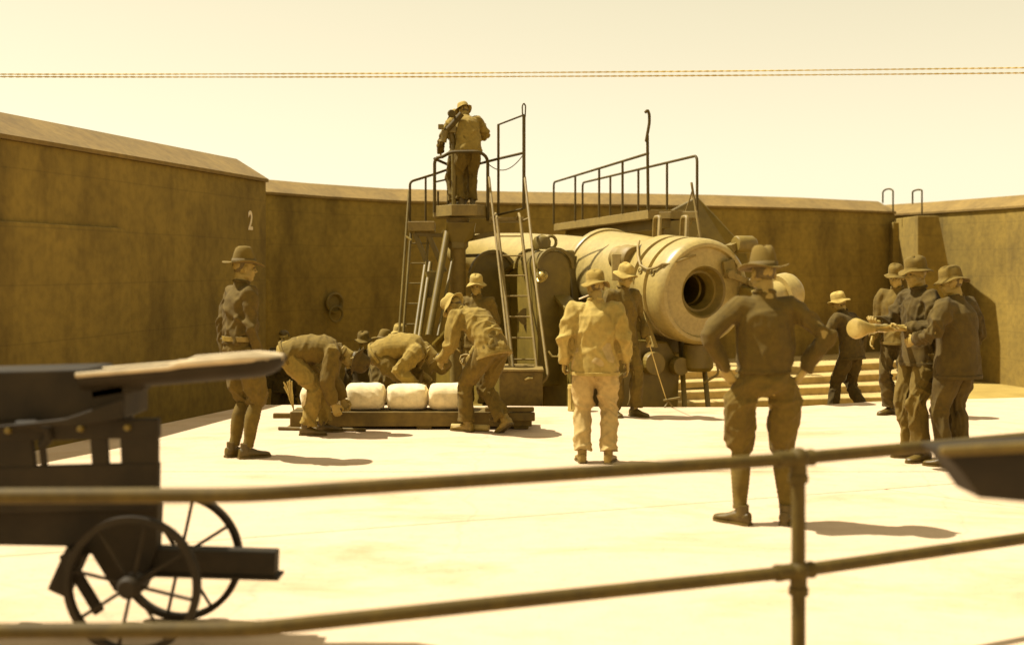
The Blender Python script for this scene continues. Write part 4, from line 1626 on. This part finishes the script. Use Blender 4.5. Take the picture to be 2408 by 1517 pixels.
    m.loft(rings)
    jt = []
    for i, s in enumerate((1, -1)):
        sin = c + Rc @ Vector((s * .10 * k, -.005, .125 * k))
        d = (wrists[i] - elbows[i])
        sl = .062 if not breech else .054
        sk_ = 1.0 if not breech else .88
        limb(m, [sin, sh[i], sh[i].lerp(elbows[i], .5), elbows[i], elbows[i].lerp(wrists[i], .6), elbows[i].lerp(wrists[i], 1.0)],
             [.092 * k, .088 * k * B * sk_, .081 * k * B * sk_, .071 * k * sk_, sl * k * 1.1, sl * .95 * k])
        if breech:
            limb(m, [elbows[i].lerp(wrists[i], .86), elbows[i].lerp(wrists[i], 1.03)], [.047 * k, .045 * k])
        jt += [(elbows[i], .10 * k, 1.3), (sh[i] + Vector((0, 0, -.08)), .09 * k, .8), (wrists[i], .08 * k, .6)]
    jt += [(w, .12 * k, .7)]
    V, Q, N = remesh(m, vox, 2)
    V = folds(V, N, seed + 2, amp, jt, .42, 24)
    jk = pv(mesh_from('jacket' if not breech else 'shirt', V, Q, [top]))
    if not breech:
        m = MB()
        for z, gg in ((-sk - .002, 0),):
            m.loft([ell(p0 + Rp @ Vector((0, 0, (z + dz) * k)), Rp, (.206 + g_) * k * B, (.168 + g_) * k * B, 32) for dz, g_ in ((0, -.004), (.0, .003), (.028, .003), (.030, -.004))])
        o = m.build('hem', top, None, smooth=True)
        o.parent = root
    # collar
    m = MB()
    col = []
    for j in range(20):
        t = 2 * math.pi * j / 19
    pts = [n + Rc @ (Vector((.066 * math.sin(t), .064 * -math.cos(t) - .004, .030 - .012 * math.cos(t) * -1 * .6)) * k) for t in [2 * math.pi * (j + .6) / 20.2 for j in range(19)]]
    m.tube(pts, .014 * k, 8)
    o = m.build('collar', top, None, smooth=True)
    o.parent = root
    if belt:
        m = MB()
        wb = w + Rw @ Vector((0, 0, -.045 * k))
        m.loft([ell(wb + Rw @ Vector((0, 0, z)), Rw, .193 * k * B, .146 * k * B, 28) for z in (-.022, .022)])
        o = m.build('belt', 'leather_tan', None, bevel=.003)
        o.parent = root
        m = MB()
        hp = wb + Vector((-.19, -.04, -.10)) * k
        m.box(hp, (.05, .09, .22), RX(.15))
        m.box(hp + Vector((-.002, 0, .10)), (.06, .10, .06), RX(.15))
        o = m.build('holster', 'leather', None, bevel=.012)
        o.parent = root
    # ---- shoes
    for i, s in enumerate((1, -1)):
        f = feet[i]
        fy = -s * f[3]
        Rf = RZ(fy) @ RX(-f[4])
        an = ankles[i]
        base_ = an - Rf @ Vector((0, 0, .085 * k))
        m = MB()
        prof = [(-.078, .020, .050), (-.070, .034, .088), (-.03, .038, .098), (.01, .038, .102), (.05, .040, .084), (.09, .046, .066), (.13, .049, .056), (.165, .044, .050), (.192, .030, .042), (.203, .014, .030)]
        rings = []
        for y, a, h in prof:
            r_ = []
            for j in range(16):
                t = 2 * math.pi * j / 16
                xx, zz = a * math.cos(t), math.sin(t)
                zz = .014 + (h - .014) * (.5 + .5 * zz) if zz > -.6 else .012
                r_.append(base_ + Rf @ (Vector((xx, y, zz)) * k))
            rings.append(r_)
        m.loft(rings)
        m.tube([base_ + Rf @ Vector((0, -.02, .06)) * k, base_ + Rf @ Vector((0, -.018, .13)) * k], [.042 * k, .044 * k], 14)
        o = m.build('shoe', shoe, None, smooth=True, auto=60)
        o.parent = root
        o2 = MB()
        pl = [(-.080, .030), (-.05, .040), (.0, .038), (.05, .038), (.10, .050), (.15, .050), (.19, .036), (.208, .012)]
        out = [base_ + Rf @ (Vector((a, y, .0)) * k) for y, a in pl] + [base_ + Rf @ (Vector((-a, y, .0)) * k) for y, a in reversed(pl)]
        out = [Vector((p.x, p.y, p.z)) for p in out]
        o2.prism(out, Rf @ Vector((0, 0, .018 * k)))
        s_ = o2.build('sole', 'leather', None)
        s_.parent = o
    if glasses:
        m = MB()
        for s in (-1, 1):
            cc_ = Vector((s * .030, .094, .004))
            m.tube([hc + Rh @ ((cc_ + Vector((.019 * math.cos(t), 0, .015 * math.sin(t)))) * hk) for t in [2 * math.pi * j / 16 for j in range(17)]], .0022, 6)
            m.tube([hc + Rh @ (Vector((s * .049, .090, .006)) * hk), hc + Rh @ (Vector((s * .078, .0, .006)) * hk)], .002, 6)
        m.tube([hc + Rh @ (Vector((-.011, .096, .006)) * hk), hc + Rh @ (Vector((.011, .096, .006)) * hk)], .002, 6)
        o = m.build('spectacles', 'bright_steel', None, smooth=True)
        o.parent = root
    yawm = RZ(yaw)
    info = dict(root=root, hc=Vector(loc) + yawm @ hc, Rh=yawm @ Rh, wr=[Vector(loc) + yawm @ x for x in wrists], el=[Vector(loc) + yawm @ x for x in elbows], k=k)
    return info

G = lambda x, y, L=0.0: tuple(gnd(x, y, L))
# soldier at the left, campaign hat, arms at his sides
person('soldier in broad campaign hat, belt and leggings standing alone at the left', G(566, 1076), rad(-52), H=1.80, spine=(rad(-2), rad(1), rad(4)),
       head=(rad(2), rad(-8), 0), top='wool_khaki', legs='wool_breeches', style='officer', hat='campaign', belt=True, skirt=.06,
       arms=((.05, .06, -.53), (.06, -.04, -.53)), feet=((.07, .03, 0, .15, 0), (.08, -.03, 0, .12, 0)), vox=.0095)
# foreground officer, hands on hips
person('man in campaign hat, breeches and wrapped leggings seen from behind with hands on hips', G(1797, 1232), rad(2), H=1.755, spine=(rad(0), rad(-2), rad(3)),
       head=(rad(4), rad(12), 0), top='wool_khaki', legs='wool_breeches', style='officer', hat='campaign', skirt=.05, build=1.0,
       arms=((.085, -.02, -.405), (.085, -.02, -.405)), poles=((1, -.35, .1), (1, -.35, .1)), feet=((.15, .0, 0, .55, 0), (.16, .0, 0, .75, 0)),
       fist=('fist', 'fist'), vox=.009, palms=((0, .3, 1), (0, .3, 1)))
# man in pale jacket, back to the camera
pm = person('man in pale denim jacket and trousers with soft hat, back turned in the centre', G(1400, 1088), rad(-6), H=1.625, spine=(rad(0), rad(2), rad(5)),
       head=(rad(6), rad(20), 0), top='denim_pale', legs='denim_white', hatmat='denim_light', skirt=.13, build=1.10, arms=((.10, .03, -.49), (.10, .03, -.49)),
       feet=((.125, .0, 0, .2, 0), (.125, .0, 0, .2, 0)), fist=('open', 'fist'), vox=.009, amp=.022, shoe='leather_tan')
cg = MB()
q0 = pm['hc'] + pm['Rh'] @ Vector((-.015, .085, -.058))
cg.tube([q0, q0 + pm['Rh'] @ Vector((-.075, .10, -.030))], .006, 8)
tag(cg.build('cigarette', 'paint_white', None, smooth=True), 'thin white cigarette in the mouth of the man in pale jacket', 'cigarette')
# man beside the breech, looking down to the right
pb = person('man facing the camera beside the open breech, holding a thin cord', G(1462, 978), rad(-150), H=1.70, spine=(rad(2), rad(2), rad(6)),
       head=(rad(14), rad(14), 0), top='denim_mid', legs='denim_mid', hatmat='denim_pale', skirt=.14, arms=((.05, .05, -.52), (.10, .10, -.50)),
       feet=((.10, -.02, 0, .2, 0), (.12, .10, 0, .25, 0)), vox=.013, fist=('open', 'fist'))
# worker bending at the left end of the tray
person('worker with dark hat bent double over the left end of the powder tray', G(735, 1020), rad(-88), H=1.72, spine=(rad(62), rad(88), rad(104)), hip=(0, -.22, .14),
       head=(rad(118), 0, 0), top='denim_mid', legs='denim_light', hatmat='denim_dark', skirt=.04, arms=((.02, .02, -.52), (.03, .06, -.52)),
       poles=((.3, -1, 0), (.3, -1, 0)), feet=((.11, -.04, 0, .15, 0), (.12, .10, 0, .15, 0)), lpoles=((.1, 1, .1), (.1, 1, .1)), vox=.0095, fist=('fist', 'fist'), build=1.08)
# worker bending behind the tray
person('worker bent low behind the white powder bags, his rounded back uppermost', G(940, 990), rad(-100), H=1.74, spine=(rad(52), rad(84), rad(110)), hip=(0, -.20, .22),
       head=(rad(130), 0, 0), top='denim_light', legs='denim_mid', hatmat='denim_mid', skirt=.04, arms=((.04, .02, -.36), (.05, .04, -.38)),
       feet=((.12, -.04, 0, .15, 0), (.12, .08, 0, .15, 0)), vox=.0095, build=1.10, fist=('fist', 'fist'))
# worker leaning at the right end of the tray
person('worker in loose jacket and brimmed hat leaning forward at the right end of the tray', G(1138, 1016), rad(50), H=1.74, spine=(rad(22), rad(44), rad(62)), hip=(-.02, -.12, .09),
       head=(rad(60), rad(6), 0), top='denim_light', legs='denim_mid', hatmat='denim_pale', skirt=.09, arms=((.02, .16, -.44), (.0, .20, -.46)),
       poles=((.6, -.8, -.2), (.6, -.8, -.2)), feet=((.07, -.22, .05, .1, rad(32)), (.09, .16, 0, .1, 0)), vox=.0095, build=1.06, fist=('fist', 'fist'), shoe='leather_tan')
# man facing the camera beside the ladder
lv = -0.135
person('man facing the camera in a round-brimmed hat between the column and the ladder', (at(1122, 700, 14.9).x, 14.9, lv), rad(172), H=1.70, spine=(0, rad(2), rad(5)),
       head=(rad(8), rad(-6), 0), top='denim_mid', legs='denim_mid', hatmat='denim_pale', skirt=.13, vox=.014)
# lookout on the platform
person('lookout man standing high on the platform rail, stooping to the telescope', (X(1098, 16.95), 16.95, DECK + .002), rad(18), H=1.63, spine=(rad(4), rad(18), rad(36)), hip=(0, -.08, .02),
       head=(rad(30), rad(14), rad(6)), top='denim_light', legs='denim_mid', hatmat='denim_pale', skirt=.07, arms=((.08, .30, -.24), (.02, .30, -.20)),
       poles=((1, -.5, -.9), (.9, -.6, -.8)), feet=((.10, .03, 0, .2, 0), (.11, -.02, 0, .2, 0)), vox=.014, build=1.08)
person('second man on the platform, almost hidden behind the stooping lookout', (X(1079, 17.28), 17.28, DECK + .002), rad(20), H=1.58, spine=(rad(4), rad(20), rad(40)), hip=(0, -.08, .03),
       head=(rad(34), rad(8), 0), top='denim_mid', legs='denim_mid', hatmat='denim_pale', skirt=.08, arms=((.06, .28, -.24), (.06, .18, -.40)),
       poles=((1, -.5, -.9), (.7, -.8, -.6)), feet=((.09, .02, 0, .2, 0), (.10, -.02, 0, .2, 0)), vox=.014)
# man walking away on the right
person('man in dark overalls and pale hat walking away down the pit steps', (X(1998, 15.0), 15.0, -0.28), rad(40), H=1.66, spine=(rad(6), rad(14), rad(22)), hip=(0, -.03, .02),
       head=(rad(14), rad(22), 0), top='denim_dark', legs='denim_dark', hatmat='denim_pale', skirt=.12, arms=((.08, -.08, -.50), (.16, .26, -.40)),
       poles=((.3, -1, 0), (.8, -.6, 0)), feet=((.08, -.18, .03, .1, rad(20)), (.10, .20, 0, .1, 0)), vox=.014)
# three men at the right
person('spectacled man with folded-down hat brim standing back in the group of three', G(2112, 976), rad(138), H=1.69, spine=(rad(1), rad(2), rad(6)), head=(rad(10), rad(8), 0),
       top='denim_mid', legs='denim_dark', hatmat='denim_mid', skirt=.11, arms=((.06, .14, -.50), (.10, .10, -.49)), feet=((.10, .0, 0, .3, 0), (.10, .03, 0, .3, 0)), vox=.013, glasses=True)
p2 = person('tall man in wide-brimmed hat in the middle of the group, gripping a rammer', G(2165, 1080), rad(105), H=1.745, spine=(rad(0), rad(2), rad(5)), head=(rad(6), rad(4), 0),
       top='denim_dark', legs='denim_mid', hatmat='denim_mid', skirt=.12, arms=((.0, .30, -.22), (-.02, .24, -.26)), poles=((.9, -.5, -.8), (.9, -.5, -.8)), feet=((.10, .0, 0, .25, 0), (.11, .05, 0, .25, 0)), vox=.0095, fist=('fist', 'fist'),
       palms=((0, 0, 1), (0, 0, 1)))
person('broad man with cap brim, back half turned, nearest of the group at the right', G(2252, 1096), rad(42), H=1.66, spine=(rad(0), rad(2), rad(6)), head=(rad(10), rad(16), 0),
       top='denim_dark', legs='denim_dark', hatmat='denim_mid', skirt=.16, build=1.18, arms=((.08, .10, -.47), (.06, .26, -.30)), poles=((.4, -1, -.2), (.9, -.6, -.6)), feet=((.12, .0, 0, .25, 0), (.13, .04, 0, .25, 0)), vox=.0095)
# men down in the pit
def pit(x, Z, H_, hat, label, yaw, top, lean=8, hm='denim_light', hp=6):
    person(label, (X(x, Z), Z, PIT + .002), rad(yaw), H=H_, spine=(0, rad(lean * .4), rad(lean)), head=(rad(hp), rad(0), 0), top=top, legs='denim_dark', hat=hat, hatmat=hm, vox=.018)
pit(672, 16.6, 1.74, None, 'bareheaded dark-haired man low in the pit at the left', 170, 'denim_dark')
pit(857, 16.5, 1.69, 'fatigue', 'man with a round felt hat down in the pit between the bending workers', 175, 'denim_dark', hm='felt')
pit(896, 15.6, 1.73, 'campaign', 'man with a peaked hat in the pit behind the middle worker', -60, 'denim_mid', 4, 'felt', 10)
pit(932, 16.8, 1.77, 'fatigue', 'man with a pale hat at the pit back, rightmost of the hats', -70, 'denim_mid', 6, 'denim_pale')
pit(745, 16.0, 1.63, None, 'man whose bare head shows above the left bending worker', 20, 'denim_mid', 20, hp=30)

#================================================================== POWDER TRAY AND SMALL THINGS
TZ2 = 12.2
tr = thing('powder_tray', 'long low wooden tray on the floor carrying the white powder bags', 'tray', (X(960, TZ2), TZ2, 0))
def ty_(y, Z=TZ2):
    return at(0, y, Z).z
z1, z0 = ty_(963), ty_(997)
xa, xb = X(690, TZ2), X(1250, TZ2)
for yy in (-.17, .17):
    MB().beam((xa, TZ2 + yy, (z0 + z1) / 2), (xb, TZ2 + yy, (z0 + z1) / 2), .05, z1 - z0).build('side_board', 'wood_dark', tr, bevel=.008)
MB().box(((xa + xb) / 2, TZ2, z1 - .012), (xb - xa - .02, .288, .03)).build('floor_board', 'wood_dark', tr, bevel=.006)
for xx in (700, 1000, 1080, 1225):
    MB().box((X(xx, TZ2), TZ2, (z0 + .002) / 2), (.16, .36, max(.02, z0 - .004))).build('skid', 'wood_dark', tr, bevel=.01)
MB().beam((X(645, TZ2), TZ2 - .05, ty_(976)), (X(700, TZ2), TZ2 - .05, ty_(976)), .05, .055).build('handle', 'wood_dark', tr, bevel=.008)
for k_, (x0, x1, y0_, y1_) in enumerate(((1140, 1256, 957, 968), (1150, 1258, 969, 990))):
    MB().beam((X(x0, 11.96), 11.96, ty_((y0_ + y1_) / 2, 11.96)), (X(x1, 11.96), 11.96, ty_((y0_ + y1_) / 2, 11.96)), .07, (y1_ - y0_) * 11.96 / F * .96).build('end_timber', 'wood_dark', tr, bevel=.012)
bags = [(757, 'leftmost powder bag, half hidden by the bending worker'), (860, 'white canvas powder bag, second from the left on the tray'), (958, 'white canvas powder bag in the middle of the tray'),
        (1056, 'white canvas powder bag beside the leg of the leaning worker')]
for i, (xc, lab) in enumerate(bags):
    Lh, R_ = .2300 + (.004, -.003, .002, .0)[i], (.153, .159, .154, .158)[i]
    m = MB()
    rings = []
    for j in range(15):
        t = -1 + 2 * j / 14
        f = (1 - abs(t) ** 7) ** .42 if abs(t) < 1 else .05
        f = max(f, .12)
        rings.append([Vector((t * Lh, R_ * f * 1.0 * math.copysign(abs(math.cos(a)) ** .8, math.cos(a)), R_ * f * .92 * math.copysign(abs(math.sin(a)) ** .8, math.sin(a)))) for a in [2 * math.pi * q / 28 for q in range(28)]])
    m.loft(rings)
    V, Q, N = remesh(m, .011, 2)
    V = folds(V, N, 900 + i * 7, .011, [((Lh, 0, 0), .09, 1.0), ((-Lh, 0, 0), .09, 1.0)], .5, 26)
    zb_ = z1 + R_ * .92 - .006
    o = mesh_from('powder_bag', V, Q, ['canvas_white'])
    o.location = (X(xc, TZ2), TZ2, zb_)
    o.rotation_euler = (random.uniform(-.1, .1), random.uniform(-.02, .02), random.uniform(-.03, .03))
    tag(o, lab, 'powder bag', 'powder bags on the tray')
# rod lying in front of the tray
tag(MB().tube([Vector((X(655, 11.95), 11.95, .020)), Vector((X(860, 11.85), 11.85, .020))], .018, 10).build('iron_rod', 'wood_dark', None, smooth=True), 'dark rod on the floor at the left end of the tray', 'rod')
tag(MB().tube([Vector((X(1062, 11.95), 11.95, .036)), Vector((X(1150, 11.86), 11.86, .036))], .034, 14).build('wooden_roller', 'wood_pale', None, smooth=True), 'short pale wooden roller lying by the lifted foot', 'roller')
# frayed rope end at the left of the tray
m = MB()
for j in range(14):
    b0 = Vector((X(690, 12.15), 12.15, .20))
    e0 = b0 + Vector((-.06 + random.uniform(-.05, .05), random.uniform(-.03, .03), .26 + random.uniform(-.06, .05)))
    m.tube([b0 + Vector((.02, 0, -.18)), b0, b0.lerp(e0, .5) + Vector((random.uniform(-.02, .02), 0, 0)), e0], .007, 5)
tag(m.build('rope_end', 'rope', None, smooth=True), 'frayed rope end standing up beside the tray handle', 'rope')

# tool chest in the pit
tcx = thing('tool_chest', 'dark chest with a pale lid behind the ladder foot', 'chest', (X(1225, 14.6), 14.6, PIT))
zc = at(0, 872, 14.5).z
MB().box((X(1225, 14.6), 14.6, (PIT + zc) / 2), (.55, .4, zc - PIT - .004)).build('box', 'wood_dark', tcx, bevel=.01)
MB().box((X(1222, 14.6), 14.6, zc + .014), (.60, .44, .03)).build('lid', 'platform_paint', tcx, bevel=.006)
MB().tube(round_poly([Vector((X(1235, 14.4), 14.385, zc - .10)), Vector((X(1242, 14.4), 14.36, zc - .08)), Vector((X(1252, 14.4), 14.385, zc - .08))], .02), .014, 6).build('latch', 'bright_steel', tcx, smooth=True)

# canister on the platform behind the central man
cn = thing('powder_canister', 'pale ribbed canister standing behind the man in pale jacket', 'canister', G(1353, 966))
zt = .31
cx0, cy0, _ = G(1353, 966)
MB().lathe([(0.002, 0), (.002, .09), (.02, .092), (.03, .088), (zt - .06, .088), (zt - .05, .093), (zt - .03, .093), (zt - .02, .09), (zt, .09), (zt, 0)], (cx0, cy0, 0), (0, 0, 1), 28).build('body', 'wood_pale', cn, smooth=True)
m = MB()
m.tube([Vector((cx0 - .05, cy0 - .09, zt - .04)), Vector((cx0 - .05, cy0 - .095, .03))], .008, 6)
m.build('strap', 'leather_tan', cn, smooth=True)

# firing cord from the man's hand to a ring on the pit edge
hand = pb['wr'][1] + Vector((0.02, -.03, -.07))
ring_p = at(1568, 948, 14.05)
ring_p.z = .06
tag(MB().tube([hand, hand.lerp(ring_p, .5) + Vector((0, 0, -.015)), ring_p], .006, 6).build('firing_cord', 'rope', None, smooth=True), 'thin pale cord running from the hand of the man by the breech', 'cord')
rs_ = thing('cord_stand', 'small black iron stand on the pit edge holding the cord', 'stand', (ring_p.x, 13.9, 0))
for dx_ in (-.05, .05):
    MB().tube([Vector((ring_p.x, 13.9, .08)), Vector((ring_p.x + dx_, 13.88, .002))], .012, 6).build('leg', 'carriage_paint', rs_, smooth=True)
MB().tube([Vector((ring_p.x - .06, 13.9, .085)), Vector((ring_p.x + .14, 13.9, .12))], .014, 6).build('arm', 'carriage_paint', rs_, smooth=True)

# rammer held by the tall man
wa_, wb_ = p2['wr']
rh = (wa_ + wb_) / 2 + Vector((-.02, -.03, -.02))
tip = at(2006, 773, rh.y - .30)
back = rh + (rh - tip).normalized() * .75
ax = (back - tip).normalized()
rm = thing('rammer', 'long rammer with a pale bell-shaped wooden head pointing left', 'rammer', tuple(rh))
MB().lathe([(0, 0), (.0, .050), (.012, .078), (.04, .089), (.07, .084), (.20, .048), (.26, .038), (.27, .036), (.27, 0)], tip, ax, 32).build('head', 'wood_pale', rm, smooth=True)
MB().lathe([(.255, 0), (.255, .040), (.30, .040), (.31, .034), (.42, .034), (.43, .038), (.45, .038), (.46, 0)], tip, ax, 24).build('ferrule', 'bright_steel', rm, smooth=True)
MB().tube([tip + ax * .44, back], .029, 14).build('shaft', 'wood_pale', rm, smooth=True)
print('scene built')
